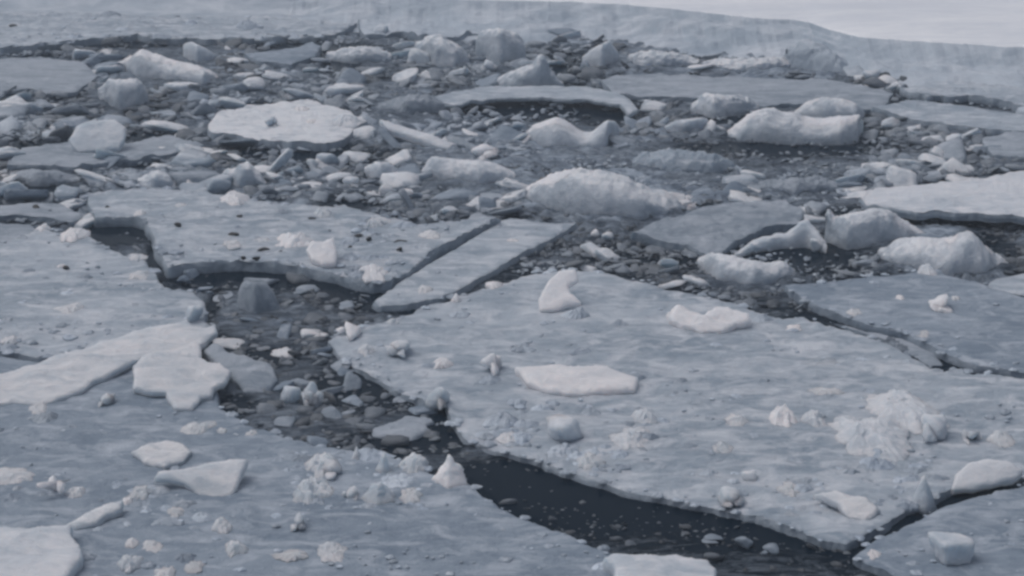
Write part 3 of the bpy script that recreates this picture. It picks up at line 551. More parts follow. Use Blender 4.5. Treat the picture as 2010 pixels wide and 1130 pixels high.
# ------------------------------------------------------------------ lumps
LP = 'ice lump'
MO = [
 ('long frosted lump in front of a domed one, right of the upper middle', [(1418, 270), (1450, 278), (1550, 284), (1650, 285), (1684, 280), (1693, 262)], [(1418, 266), (1445, 246), (1470, 226), (1500, 213), (1515, 214), (1532, 221), (1562, 224), (1578, 232), (1610, 236), (1650, 230), (1685, 228), (1693, 240)], 0.0, 'lump', .45, .02, True),
 ('domed lump rising behind the long frosted lump', [(1556, 228), (1620, 238), (1680, 240), (1698, 230)], [(1556, 222), (1580, 202), (1610, 191), (1650, 194), (1685, 206), (1698, 220)], 0.02, 'lump', .5, .015, True),
 ('two-humped lump shaped like a resting seal in the upper brash', [(1028, 280), (1080, 292), (1150, 294), (1190, 294), (1215, 275)], [(1028, 264), (1045, 248), (1075, 238), (1093, 231), (1110, 238), (1130, 252), (1150, 263), (1163, 260), (1175, 247), (1190, 238), (1205, 237), (1215, 250)], 0.0, 'lump', .5, .012, True),
 ('large blue lump with a white snow crest right of the centre', [(1025, 388), (1060, 407), (1110, 422), (1180, 431), (1250, 433), (1310, 422), (1376, 402)], [(1025, 376), (1050, 358), (1090, 345), (1120, 336), (1140, 330), (1160, 338), (1190, 340), (1230, 352), (1250, 365), (1290, 378), (1340, 388), (1376, 397)], 0.0, 'lump', .42, .025, True),
 ('snowy peaked lump below the flat pale overhanging floe', [(1618, 474), (1660, 489), (1700, 487), (1760, 480), (1812, 468)], [(1618, 424), (1624, 412), (1638, 426), (1680, 418), (1712, 410), (1745, 414), (1765, 434), (1795, 450), (1812, 460)], 0.0, 'lump', .5, .025, True),
 ('broad hunched lump with a knob, behind the pointed blue-grey floe', [(1722, 504), (1750, 522), (1800, 532), (1860, 542), (1930, 542), (1976, 524)], [(1722, 496), (1760, 474), (1800, 467), (1840, 473), (1866, 470), (1885, 455), (1905, 460), (1925, 480), (1950, 500), (1976, 518)], 0.0, 'lump', .5, .025, True),
 ('low saddle-shaped lump left of the pointed blue-grey floe', [(1368, 522), (1410, 556), (1480, 566), (1540, 552), (1564, 540)], [(1368, 510), (1395, 498), (1430, 502), (1470, 514), (1510, 520), (1530, 515), (1550, 524), (1564, 535)], 0.0, 'lump', .5, .02, False),
 ('ragged white fin on the near edge of the sloping grey floe', [(1440, 508), (1480, 494), (1540, 484), (1580, 482), (1622, 494)], [(1440, 500), (1480, 472), (1520, 460), (1548, 454), (1570, 434), (1580, 428), (1596, 452), (1622, 482)], 0.02, 'pale', .25, .025, False),
 ('long snow-crested ridge in the upper left brash', [(234, 132), (265, 154), (320, 160), (400, 168), (428, 158)], [(234, 126), (252, 115), (284, 97), (300, 108), (340, 120), (380, 128), (420, 143), (428, 150)], 0.0, 'lump', .4, .03, True),
 ('hooded lump with a dark hollow below the snow-crested ridge', [(192, 198), (230, 216), (270, 214), (292, 206)], [(192, 174), (215, 158), (250, 155), (270, 154), (284, 166), (292, 186)], 0.0, 'lump', .6, .03, False),
 ('small smooth pale hump beside the top left floe', [(360, 112), (385, 124), (415, 120), (426, 112)], [(360, 90), (366, 84), (378, 82), (400, 92), (426, 108)], 0.02, 'pale', .6, .01, False),
 ('long low pale block just below the small white boulder', [(828, 352), (860, 358), (940, 362), (1012, 354)], [(828, 336), (838, 318), (850, 308), (900, 315), (940, 316), (980, 325), (1012, 342)], 0.0, 'lump', .5, .02, False),
 ('horned crest of ice in the upper middle brash', [(964, 172), (1020, 182), (1060, 182), (1106, 176)], [(964, 164), (985, 150), (1020, 135), (1046, 126), (1054, 108), (1072, 105), (1074, 130), (1090, 148), (1106, 162)], 0.0, 'lump', .4, .03, False),
 ('big upright grey block at the top middle of the picture', [(934, 108), (980, 122), (1032, 116)], [(934, 76), (942, 62), (980, 56), (1018, 66), (1032, 92)], 0.05, 'lump', .6, .03, False),
 ('slanted grey block leaning left, below the far shelf', [(1144, 126), (1180, 137), (1214, 126)], [(1144, 112), (1160, 96), (1185, 82), (1196, 80), (1206, 92), (1214, 108)], 0.0, 'lump', .6, .02, False),
 ('rough frosted lump left of the two-tier lump', [(1354, 222), (1400, 234), (1440, 228), (1492, 216)], [(1354, 206), (1385, 182), (1420, 188), (1470, 192), (1492, 208)], 0.0, 'lump', .5, .035, False),
 ('fallen corner block sloping off the far snow shelf', [(1540, 130), (1610, 142), (1650, 146), (1680, 144)], [(1540, 96), (1575, 78), (1600, 82), (1625, 98), (1650, 114), (1680, 134)], 0.0, 'far', .5, .05, False),
 ('wide grey bank of broken ice below the far shelf, left of the fallen corner block', [(1380, 134), (1440, 142), (1500, 140), (1550, 132)], [(1380, 124), (1420, 118), (1470, 116), (1520, 112), (1550, 118)], 0.0, 'lump', .4, .05, False),
 ('pale heap of ice rubble at the far end of the upper middle brash', [(816, 110), (850, 130), (890, 134), (922, 126)], [(816, 84), (840, 72), (866, 70), (900, 92), (922, 108)], 0.0, 'lump', .6, .04, False),
 ('double-topped lump at the back of the dirt-speckled floe', [(430, 362), (470, 374), (524, 366)], [(430, 348), (446, 334), (462, 330), (480, 318), (494, 326), (510, 342), (524, 358)], 0.0, 'lump', .7, .035, False),
 ('rounded grey lump in the brash above the dirt-speckled floe', [(715, 345), (745, 360), (782, 350)], [(715, 330), (738, 318), (760, 318), (775, 328), (782, 340)], 0.0, 'lump', .7, .02, False),
 ('grey hump at the back left of the dirt-speckled floe', [(272, 368), (300, 376), (345, 372)], [(272, 352), (290, 344), (308, 334), (330, 342), (345, 360)], 0.0, 'lump', .7, .03, False),
 ('pale submerged boulder in the channel under the dirt-speckled floe', [(466, 618), (500, 634), (548, 622)], [(466, 580), (480, 556), (500, 550), (526, 556), (540, 580), (548, 606)], -0.05, 'dull', .7, .02, False),
 ('grey brash mound right of the crested lump, below the rough frosted lump', [(1240, 330), (1320, 344), (1400, 346), (1442, 334)], [(1240, 318), (1262, 302), (1320, 296), (1380, 300), (1420, 310), (1442, 324)], 0.0, 'floe', .4, .04, False),
 ('snow-dusted hump at the back of the upper left brash', [(640, 118), (700, 126), (770, 120)], [(640, 104), (680, 95), (730, 92), (770, 106)], 0.0, 'lump', .4, .03, False),
 ('low crumpled ridge left of the raised arched floe', [(740, 215), (800, 226), (880, 220)], [(740, 206), (790, 190), (840, 186), (880, 204)], 0.0, 'dull', .4, .04, False),
 ('low grey ridge behind the wide dull floe under the far shelf', [(1230, 128), (1300, 136), (1372, 130)], [(1230, 112), (1280, 100), (1330, 104), (1372, 118)], 0.0, 'lump', .4, .05, False),
 ('bluish ledge at the foot of the far shelf near the right edge', [(1830, 146), (1900, 152), (2000, 152), (2110, 158)], [(1830, 134), (1900, 130), (2000, 134), (2110, 140)], 0.0, 'lump', .25, .04, False),
 ('lumpy ridge of brash between the small humps and the narrow flat left floe', [(20, 356), (80, 366), (160, 360)], [(20, 344), (60, 332), (110, 336), (160, 350)], 0.0, 'dull', .4, .03, False),
 ('ragged grey ridge left of the flat pale right floe', [(1480, 372), (1560, 380), (1650, 374)], [(1480, 362), (1540, 352), (1600, 350), (1650, 364)], 0.0, 'dull', .35, .04, False),
]
LAND = []
for i, (lab, bo, to, z0, mt, dp, am, cap) in enumerate(MO):
    mound('ice_lump', lab, LP, bo, to, z0, mt, dp, am, seed=50 + i, cap=cap)
    LAND.append(((bo[0][0] + bo[-1][0]) / 2, (bo[0][1] + to[0][1]) / 2, (bo[-1][0] - bo[0][0]) / 2, lab))

# ------------------------------------------------------------------ single chunks, blocks and frost clods, each traced
CH = [  # label, box, style, material
 ('squared white block on the bottom right corner floe', (1827, 1048, 1908, 1112), 'block', 'pale'),
 ('white pyramid of ice at the brink of the dark channel', (842, 886, 920, 958), 'cone', 'white'),
 ('glassy hollow-looking chunk beside the white pyramid', (780, 886, 842, 930), 'broken', 'lump'),
 ('round white lump on the pointed blue-grey floe', (1822, 577, 1866, 616), 'lump', 'white'),
 ('snowy knob on the back edge of the pointed blue-grey floe', (1796, 512, 1838, 542), 'lump', 'pale'),
 ('small white boulder at the foot of the thin bright blade', (924, 277, 982, 318), 'lump', 'white'),
 ('white lump on the left tip of the central floe', (660, 628, 708, 670), 'lump', 'white'),
 ('frost clod just inside the left tip of the central floe', (700, 668, 742, 700), 'lump', 'pale'),
 ('V-shaped frost clod near the left end of the central floe', (758, 664, 806, 706), 'broken', 'pale'),
 ('squarish frost clod left of the long white bar', (848, 696, 892, 726), 'lump', 'white'),
 ('upright white stub just left of the long white bar', (944, 688, 986, 740), 'lump', 'white'),
 ('clod hanging over the notch in the lower edge of the central floe', (836, 752, 884, 806), 'broken', 'lump'),
 ('arching pale clod below the long white bar', (1070, 806, 1144, 872), 'broken', 'pale'),
 ('flat pale clod left of the arching pale clod', (972, 846, 1024, 876), 'lump', 'pale'),
 ('forked pale clod on the middle of the central floe', (1192, 832, 1284, 888), 'broken', 'pale'),
 ('ring-like pale clod above the forked pale clod', (1238, 794, 1294, 838), 'lump', 'pale'),
 ('upper hump of the frost heap near the right side of the central floe', (1694, 766, 1852, 850), 'broken', 'pale'),
 ('lower lobe of the frost heap near the right side of the central floe', (1628, 820, 1796, 908), 'lump', 'pale'),
 ('right horn of the frost heap near the right side of the central floe', (1802, 806, 1860, 870), 'lump', 'pale'),
 ('bright white knob on the knobbly slab of the central floe', (1310, 594, 1358, 638), 'lump', 'white'),
 ('round white clod left of the frost heap', (1503, 788, 1566, 840), 'lump', 'white'),
 ('hooked white clod touching the round white clod', (1568, 800, 1622, 842), 'broken', 'pale'),
 ('pointed white flake left of the round white clod', (1410, 812, 1474, 842), 'shard', 'pale'),
 ('small clod under the pointed white flake', (1396, 862, 1444, 892), 'lump', 'lump'),
 ('egg-shaped clod right of the frost heap', (1884, 834, 1928, 872), 'lump', 'pale'),
 ('dull pale clod near the right edge of the central floe', (1932, 842, 1992, 878), 'lump', 'lump'),
 ('pale spike plugging the crack between central and corner floes', (1782, 926, 1838, 1010), 'cone', 'lump'),
 ('small cube of frost on the lower part of the central floe', (1456, 922, 1486, 944), 'block', 'pale'),
 ('flat triangular flake on the lower part of the central floe', (1522, 948, 1580, 976), 'shard', 'lump'),
 ('grey clod at the lower brink of the central floe', (1412, 956, 1462, 1004), 'broken', 'lump'),
 ('frost clump along the lower brink, right of the glassy chunk', (1130, 886, 1192, 924), 'lump', 'lump'),
 ('long rib of frost above the frost heap', (1560, 760, 1660, 778), 'lump', 'lump'),
 ('faint hummock at the upper right of the central floe', (1560, 700, 1650, 722), 'lump', 'floe'),
 ('lump of white frost near the back edge of the central floe', (1540, 634, 1576, 650), 'lump', 'white'),
 ('white crumb on the far rim of the central floe', (952, 546, 988, 568), 'lump', 'white'),
 ('snowy nub on the far rim of the central floe near its left tip', (756, 618, 786, 640), 'lump', 'pale'),
 ('triangular crumb beside the crack of the narrow diagonal floe', (884, 572, 908, 592), 'cone', 'white'),
 ('twin white crumbs on the narrow diagonal floe', (986, 466, 1026, 478), 'lump', 'white'),
 ('pale crumb near the top corner of the narrow diagonal floe', (1086, 448, 1114, 462), 'lump', 'white'),
 ('soft clod on the lower half of the narrow diagonal floe', (820, 556, 850, 576), 'lump', 'pale'),
 ('large frost clod on the dirt-speckled floe', (538, 440, 624, 494), 'broken', 'white'),
 ('white knob at the back left of the dirt-speckled floe', (428, 362, 492, 404), 'lump', 'white'),
 ('little white clod at the middle of the dirt-speckled floe', (494, 462, 538, 480), 'lump', 'pale'),
 ('flat white crumb left of the large frost clod', (434, 466, 476, 488), 'shard', 'pale'),
 ('pair of frost crumbs near the back of the speckled floe', (338, 392, 376, 412), 'broken', 'pale'),
 ('pale clod at the far rim of the dirt-speckled floe', (614, 400, 652, 428), 'lump', 'pale'),
 ('white patch of frost at the rim above the channel on the speckled floe', (712, 412, 770, 446), 'broken', 'pale'),
 ('rounded clod at the right point of the dirt-speckled floe', (820, 446, 866, 470), 'lump', 'pale'),
 ('frost bank on the near right rim of the speckled floe', (690, 510, 762, 552), 'broken', 'white'),
 ('white crumb at the left corner of the dirt-speckled floe', (262, 406, 288, 426), 'lump', 'white'),
 ('snowy knob on the back rim of the left edge floe', (114, 438, 178, 474), 'lump', 'white'),
 ('small white nub left of the snowy knob on the left edge floe', (70, 432, 102, 456), 'lump', 'white'),
 ('pale flake lying in the middle of the left edge floe', (98, 588, 170, 624), 'shard', 'pale'),
 ('frost clod near the scalloped rim of the left edge floe', (248, 494, 290, 514), 'lump', 'pale'),
 ('crusty clod at the right rim of the left edge floe', (252, 526, 300, 550), 'broken', 'pale'),
 ('frost tuft on the corner of the left edge floe above the channel', (366, 592, 400, 636), 'broken', 'pale'),
 ('white crumb beside a dark fleck on the left edge floe', (112, 514, 130, 526), 'lump', 'white'),
 ('dull clod low on the left edge floe', (0, 654, 38, 676), 'lump', 'pale'),
 ('long clod of frost at the left edge of the bottom left floe', (-30, 918, 78, 952), 'lump', 'pale'),
 ('chunky white clod with a tail on the bottom left floe', (84, 928, 140, 982), 'broken', 'white'),
 ('low tail of frost beside the chunky white clod', (128, 952, 168, 980), 'shard', 'pale'),
 ('tiny bright lump at the end of the narrow ice ridge', (238, 972, 262, 992), 'lump', 'white'),
 ('grey clod above the tiny bright lump', (250, 952, 300, 982), 'lump', 'lump'),
 ('crumbly pale heap at the brink left of the glassy chunk', (590, 886, 672, 940), 'broken', 'lump'),
 ('upright flake in the frost jumble along the channel brink', (632, 902, 672, 944), 'shard', 'pale'),
 ('rounded clod in the frost jumble along the channel brink', (574, 936, 660, 992), 'lump', 'lump'),
 ('spiky frost clod at the middle of the channel brink jumble', (704, 940, 782, 992), 'cone', 'lump'),
 ('white clod at the left of the spiky frost clod', (672, 954, 706, 984), 'lump', 'pale'),
 ('oblong clod at the right of the spiky frost clod', (780, 960, 832, 988), 'lump', 'lump'),
 ('jagged frost teeth on the brink above the spiky clod', (736, 884, 772, 930), 'cone', 'lump'),
 ('small frost tooth at the start of the channel brink jumble', (690, 872, 712, 904), 'cone', 'pale'),
 ('white clod with bright corner below the wedge-shaped plate', (416, 1012, 460, 1046), 'broken', 'pale'),
 ('pale curved clod below the wedge-shaped plate', (320, 996, 368, 1020), 'lump', 'lump'),
 ('tall thin frost clod on the bottom left floe', (570, 1008, 602, 1042), 'lump', 'lump'),
 ('round pale clod near the middle of the bottom edge', (438, 1058, 490, 1096), 'lump', 'lump'),
 ('flat lens of frost near the bottom edge', (530, 1082, 608, 1102), 'shard', 'lump'),
 ('slanted pale clod right of the flat lens of frost', (620, 1070, 684, 1104), 'broken', 'pale'),
 ('white-tipped clod above the flattened egg near the bottom edge', (246, 1052, 274, 1074), 'lump', 'white'),
 ('oblong frost clod right of the white-tipped clod', (278, 1064, 322, 1086), 'lump', 'pale'),
 ('flattened egg-shaped clod near the bottom left corner', (230, 1086, 280, 1122), 'lump', 'pale'),
 ('half-cut clod on the bottom edge', (300, 1114, 345, 1140), 'lump', 'pale'),
 ('pale clod on the bottom edge, right of the half-cut one', (362, 1104, 402, 1124), 'lump', 'lump'),
 ('flat frosty clod at the upper middle of the bottom left floe', (350, 828, 424, 862), 'shard', 'lump'),
 ('small clod beside the flat frosty clod', (422, 838, 448, 854), 'lump', 'lump'),
 ('pale clod by the curved channel edge', (480, 840, 512, 862), 'lump', 'lump'),
 ('faint clod right below the long pale slab', (194, 772, 226, 800), 'lump', 'lump'),
 ('white clod touching the lower edge of the long pale slab', (52, 790, 98, 816), 'broken', 'pale'),
 ('left horn of the horned chunk pair afloat in the dark channel', (548, 752, 592, 798), 'broken', 'pale'),
 ('right horn of the horned chunk pair afloat in the dark channel', (590, 746, 636, 806), 'broken', 'pale'),
 ('curved shelf of ice awash at the mouth of the channel', (418, 658, 480, 678), 'shard', 'pale'),
 ('pale chunk awash below the submerged boulder', (528, 676, 580, 698), 'shard', 'lump'),
 ('grey chunk near the channel corner of the central floe', (590, 640, 648, 668), 'broken', 'lump'),
 ('round chunk under the slanting side of the speckled floe', (348, 538, 374, 562), 'lump', 'blue'),
 ('oval chunk right of the round one in the channel', (384, 560, 420, 580), 'lump', 'blue'),
 ('dim flat chunk in the widest part of the channel', (730, 820, 830, 862), 'shard', 'dull'),
 ('slender splinter of ice pointing at the channel notch', (780, 812, 846, 834), 'shard', 'dull'),
 ('soaked chunk adrift at the lower end of the dark channel', (1440, 1048, 1478, 1078), 'broken', 'dull'),
 ('second soaked chunk adrift near the lower end of the channel', (1376, 1050, 1420, 1070), 'lump', 'dull'),
 ('soaked lump adrift nearest the corner floe tip', (1490, 1068, 1528, 1092), 'lump', 'dull'),
 ('round lump below the pointed grey upper right floe', (1854, 256, 1898, 290), 'lump', 'pale'),
 ('pale knob beside the domed lump', (1728, 224, 1766, 260), 'lump', 'pale'),
 ('tilted chunk at the foot of the far shelf right of the fallen block', (1682, 130, 1728, 166), 'broken', 'lump'),
 ('pale chunk left of the cracked upper right floe', (1740, 156, 1776, 182), 'broken', 'lump'),
 ('small white stub below the big upright grey block', (936, 112, 978, 146), 'broken', 'pale'),
 ('white chunk on the far jumbled ice near the top edge', (970, 12, 1000, 24), 'lump', 'white'),
 ('pale block atop the far jumbled ice', (728, 44, 762, 76), 'lump', 'pale'),
 ('white lump on the hexagonal plate floe', (576, 200, 608, 218), 'lump', 'white'),
 ('second white lump below the first on the hexagonal plate floe', (600, 228, 624, 240), 'lump', 'white'),
 ('frost crumb at the centre of the hexagonal plate floe', (522, 222, 548, 252), 'lump', 'pale'),
 ('frosty lobe at the right corner of the hexagonal plate floe', (650, 212, 712, 250), 'lump', 'pale'),
 ('white bead at the crack end of the pointed blue-grey floe', (1756, 576, 1776, 590), 'lump', 'white'),
 ('small bead right of the round white lump', (1866, 578, 1886, 590), 'lump', 'pale'),
 ('soft clod at the crack side of the pointed blue-grey floe', (1790, 642, 1828, 662), 'lump', 'lump'),
 ('pale clod near the dark crack left of the round white lump', (1660, 602, 1700, 622), 'lump', 'lump'),
 ('white scrap on the corner floe near its tip', (1700, 1078, 1732, 1098), 'shard', 'white'),
 ('white tip at the right end of the crested lump', (1320, 386, 1366, 412), 'lump', 'white'),
 ('white bead above the thin tilted sliver', (1160, 448, 1176, 468), 'lump', 'white'),
 ('round grey bead beside the white bead', (1180, 452, 1204, 476), 'lump', 'lump'),
 ('pale chunk between the sloping grey floe and the snowy peaked lump', (1588, 462, 1622, 496), 'broken', 'lump'),
 ('grey chunk in front of the crested lump at its left foot', (836, 416, 872, 436), 'broken', 'lump'),
 ('pale chunk in the brash right of the double-topped lump', (664, 342, 706, 372), 'lump', 'pale'),
 ('white chunk in the brash above the frost patch', (742, 358, 776, 388), 'broken', 'pale'),
 ('white crumb cluster piece right of the rounded grey lump', (786, 366, 812, 396), 'broken', 'white'),
 ('pale chunk below the long low pale block', (986, 344, 1022, 374), 'broken', 'pale'),
 ('grey chunk at the left end of the long low pale block', (800, 330, 826, 352), 'broken', 'lump'),
 ('white crumb in the brash left of the double-topped lump', (318, 342, 336, 366), 'lump', 'white'),
 ('pale chunk at the back right of the speckled floe near the black gaps', (862, 400, 900, 428), 'broken', 'pale'),
]
for i, (lab, box, st, mt) in enumerate(CH):
    nm = {'block': 'ice_block', 'cone': 'ice_spike', 'shard': 'ice_flake'}.get(st, 'ice_chunk')
    chunk(nm, lab, {'ice_block': 'ice block', 'ice_spike': 'ice spike', 'ice_flake': 'ice flake'}.get(nm, 'ice chunk'), box, st, mt, seed=200 + i, sub=4 if box[2] - box[0] > 60 else 3)
    LAND.append(((box[0] + box[2]) / 2, (box[1] + box[3]) / 2, (box[2] - box[0]) / 2, lab))

# dark clods of dirt on the floes
DC = [('black dirt clod alone on the back left of the speckled floe', (342, 434, 356, 446)), ('black dirt clod near the left corner of the speckled floe', (206, 400, 218, 411)),
      ('oblong black clod left of the large frost clod', (448, 452, 470, 464)), ('black clod, right one of a pair at the near rim', (495, 500, 511, 513)),
      ('black clod, left one of a pair at the near rim', (473, 501, 483, 511)), ('dark clod just under the large frost clod', (546, 488, 566, 497)),
      ('dark smear-shaped clod left of the dark clod under the frost', (506, 484, 530, 493)), ('black clod upper of three right of the leaning white slab', (694, 456, 712, 465)),
      ('black clod right one of three right of the leaning white slab', (718, 462, 730, 474)), ('black clod lowest of three right of the leaning white slab', (682, 480, 692, 491)),
      ('brown-black clod toward the diagonal crack', (770, 470, 800, 480)), ('dark clod below the brown-black clod', (776, 482, 790, 496)),
      ('dark fleck on the left edge floe', (124, 520, 137, 530)), ('dark fleck on the narrow flat left floe', (64, 400, 78, 409)),
      ('dark scrap on the long top left floe', (17, 44, 34, 53)), ('dark scrap on the top edge of the long top left floe', (254, -2, 268, 8)),
      ('dark speck by the frost crumb at the far rim', (464, 420, 476, 427)), ('dark clod tucked behind the frost patch', (604, 424, 622, 432))]
for i, (lab, box) in enumerate(DC):
    chunk('dirt_clod', lab, 'dirt clod', box, 'lump', 'dirt', seed=500 + i, group='dark dirt clods frozen on the floes')

# ------------------------------------------------------------------ brash ice: the 280 largest loose chunks as things, the countless rest as one mass
rs = np.random.RandomState(11)
def free(px, py):
    ok = np.ones(len(px), bool)
    for poly, zt in FLOES: ok &= ~inpoly(poly, px, py)
    return ok
BR = np.array([(-150, 92), (200, 72), (640, 66), (1060, 60), (1400, 95), (1600, 110), (1700, 130), (2160, 140), (2160, 330), (1690, 400), (2160, 440), (2160, 560), (1950, 580), (1540, 566), (1600, 620), (1440, 600), (1130, 530), (1000, 550), (700, 400), (170, 380), (180, 500), (-150, 440)], float)
CHN = np.array([(170, 425), (300, 430), (345, 540), (560, 540), (730, 570), (720, 640), (640, 670), (700, 730), (840, 800), (880, 820), (920, 880), (800, 900), (560, 860), (430, 790), (390, 690), (400, 590), (300, 510)], float)
LOW = np.array([(900, 880), (1240, 960), (1660, 1075), (1790, 1210), (1250, 1210), (1150, 1060), (960, 980)], float)
def scatter(n, poly, smin, smax, a, dens):
    x0, y0 = poly.min(0); x1, y1 = poly.max(0)
    px = rs.uniform(x0, x1, n); py = rs.uniform(y0, y1, n)
    opn = np.zeros(n)
    for poly_, zt in FLOES: opn = np.maximum(opn, 0.75 * (inpoly(poly_, px, py - 15)))  # fewer pieces below floe fronts, so the painted shadow gap stays visible
    for (lx, ly, lr, _l), m_ in zip(LAND[:len(MO)], MO):
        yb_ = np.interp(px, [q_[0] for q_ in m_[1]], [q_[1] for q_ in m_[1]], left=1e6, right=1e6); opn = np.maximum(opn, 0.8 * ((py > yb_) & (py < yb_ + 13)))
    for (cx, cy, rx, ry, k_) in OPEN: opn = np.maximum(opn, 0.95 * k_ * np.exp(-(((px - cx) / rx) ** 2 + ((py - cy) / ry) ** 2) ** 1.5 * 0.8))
    k = inpoly([tuple(p) for p in poly], px, py) & free(px, py) & (rs.uniform(0, 1, n) > np.minimum(opn, 0.94)) & (rs.uniform(-1, 1, n) * 0.55 < dens + fbm(v3(px / 95.0, py / 34.0), 33, 3)); px, py = px[k], py[k]
    s = smin * (1 - rs.uniform(0, 1, len(px)) * (1 - (smin / smax) ** a)) ** (-1 / a)
    return px, py, s
P1 = scatter(46000, BR, 9, 105, 1.6, 0.50)
P2 = scatter(8500, CHN, 8, 62, 1.5, 0.42)
SHF = np.array([(1040, 84), (1300, 92), (1600, 112), (2150, 150), (2150, 196), (1700, 172), (1300, 142), (1040, 112)], float)
P4 = scatter(1500, SHF, 12, 80, 1.2, 0.5)
P3 = scatter(5000, LOW, 5, 34, 1.8, 0.3)
px = np.concatenate([P1[0], P4[0], P2[0], P3[0]]); py = np.concatenate([P1[1], P4[1], P2[1], P3[1]]); sz = np.concatenate([P1[2], P4[2], P2[2], P3[2]])
zone = np.concatenate([np.zeros(len(P1[0]) + len(P4[0])), np.ones(len(P2[0])), np.full(len(P3[0]), 2)]).astype(int)
sz = sz * np.where((zone == 0) & (py > 440), 0.62, 1.0)
sz = sz * np.where(zone == 0, np.interp(py, [80, 300, 560], [0.7, 0.95, 1.15]), 1.0)
# keep the big ones clear of the traced pieces
for (lx, ly, lr, _l) in LAND:
    k = ~((abs(px - lx) < lr) & (abs(py - ly) < lr * 0.5) & (sz > 16)); px, py, sz, zone = px[k], py[k], sz[k], zone[k]
WETN = fbm(v3(px / 150.0, py / 50.0, 4), 91, 3)
order = np.argsort(-sz)
infr = (px > 10) & (px < 2000) & (py > 30) & (py < 1120)
big = [i for i in order if infr[i]][:260]; bigset = set(big)
shapes = ['broken', 'broken', 'lump', 'shard', 'shard', 'block']
def piece(i, sub):
    st = shapes[rs.randint(len(shapes))] if zone[i] < 2 else ['broken', 'lump', 'shard'][rs.randint(3)]
    V, Fc = rock(rs, sub, st, int(rs.randint(9999)))
    x, y = (float(v) for v in at(px[i], py[i], 0)); W = sz[i] / ppm(x, y)
    if st == 'shard': V = V * np.array([.5, .4 * rs.uniform(.7, 1.1), .07 + .06 * rs.rand()]) * W; tl = rs.normal(0, .45, 2)
    else: V = V * np.array([.5, .5 * rs.uniform(.7, 1.3), rs.uniform(.10, .24)]) * W; tl = rs.normal(0, .22, 2)
    R = np.array(Euler((tl[0], tl[1], rs.uniform(0, 6.28))).to_matrix()); V = V @ R.T
    lift = 0.018 * (zone[i] == 0) + (rs.uniform(-0.08, 0.08) if zone[i] < 1 else rs.uniform(-0.15, 0.06)) * W
    return st, V, np.array([x, y, lift]), Fc
ADJ = {'broken': 'angular', 'lump': 'rounded', 'shard': 'flat', 'block': 'blocky'}
used = {}
mats = ['dull', 'floe', 'lump', 'blue', 'lump', 'lump']
TONE = {'dull': 'dark grey', 'floe': 'grey', 'lump': 'frosty', 'blue': 'bluish'}
SHORT = {}
def short(lab):       # first few words of a landmark's label
    w_ = lab.split(); return ' '.join(w_[:6]).rstrip(',')
KEY = [(1560, 250, 'long frosted lump'), (1120, 262, 'two-humped lump'), (1200, 385, 'snow-crested blue lump'), (1710, 450, 'snowy peaked lump'), (1850, 505, 'hunched lump with a knob'), (1465, 535, 'saddle-shaped lump'), (330, 130, 'snow-crested ridge'), (240, 185, 'hooded lump'), (393, 102, 'smooth pale hump'), (920, 338, 'long low pale block'), (1035, 145, 'horned ice crest'), (983, 90, 'upright grey block'), (1180, 110, 'leaning grey block'), (1420, 210, 'rough frosted lump'), (1610, 115, 'fallen corner block'), (870, 105, 'far rubble heap'), (477, 345, 'double-topped lump'), (748, 340, 'rounded grey lump'), (308, 358, 'small grey hump'), (507, 592, 'submerged boulder'), (190, 262, 'rounded white plate'), (565, 238, 'hexagonal plate floe'), (952, 298, 'small white boulder'), (840, 265, 'thin bright blade'), (1075, 215, 'raised arched floe'), (1876, 272, 'round pale lump'), (1850, 385, 'flat pale floe'), (1410, 440, 'sloping grey floe'), (592, 775, 'horned chunk pair'), (470, 730, 'brown-grey ice tongue'), (880, 925, 'white ice pyramid'), (850, 800, 'channel notch'), (1175, 495, 'thin tilted sliver'), (450, 450, 'dirt-speckled floe'), (90, 300, 'long tapering floe'), (1290, 1100, 'bottom white slab'), (80, 150, 'brownish upper floe'), (240, 470, 'gap beside the speckled floe')]
TOWN = {}
for i in big:
    st, V, loc, Fc = piece(i, 3)
    mt = mats[rs.randint(len(mats))] if zone[i] == 0 else ['dull', 'blue'][rs.randint(2)]
    kx = min(KEY, key=lambda k: math.hypot(px[i] - k[0], (py[i] - k[1]) * 2.2))
    dx, dy = px[i] - kx[0], (py[i] - kx[1]) * 2.2
    a = math.degrees(math.atan2(-dy, dx)) % 360
    dr = ['right of', 'behind right of', 'behind', 'behind left of', 'left of', 'below left of', 'below', 'below right of'][int((a + 22.5) // 45) % 8]
    size = 'large' if sz[i] > 44 else ('mid-sized' if sz[i] > 32 else 'small')
    dist = 'close' if math.hypot(dx, dy) < 70 else ('some way' if math.hypot(dx, dy) < 140 else 'far')
    lab = f"{size} {TONE[mt]} {ADJ[st]} chunk {dist} {dr} the {kx[2]}"
    for extra in ('', 'upright ', 'slanting ', 'worn ', 'jagged ', 'squat ', 'lopsided '):
        l2 = lab.replace(' chunk', f' {extra}chunk', 1) if extra else lab
        if l2 not in used: break
    used[l2] = 1
    o = link('brash_chunk', V + loc, Fc, mt, l2, 'ice chunk', 'loose brash ice chunks afloat between the floes', origin=tuple(loc))

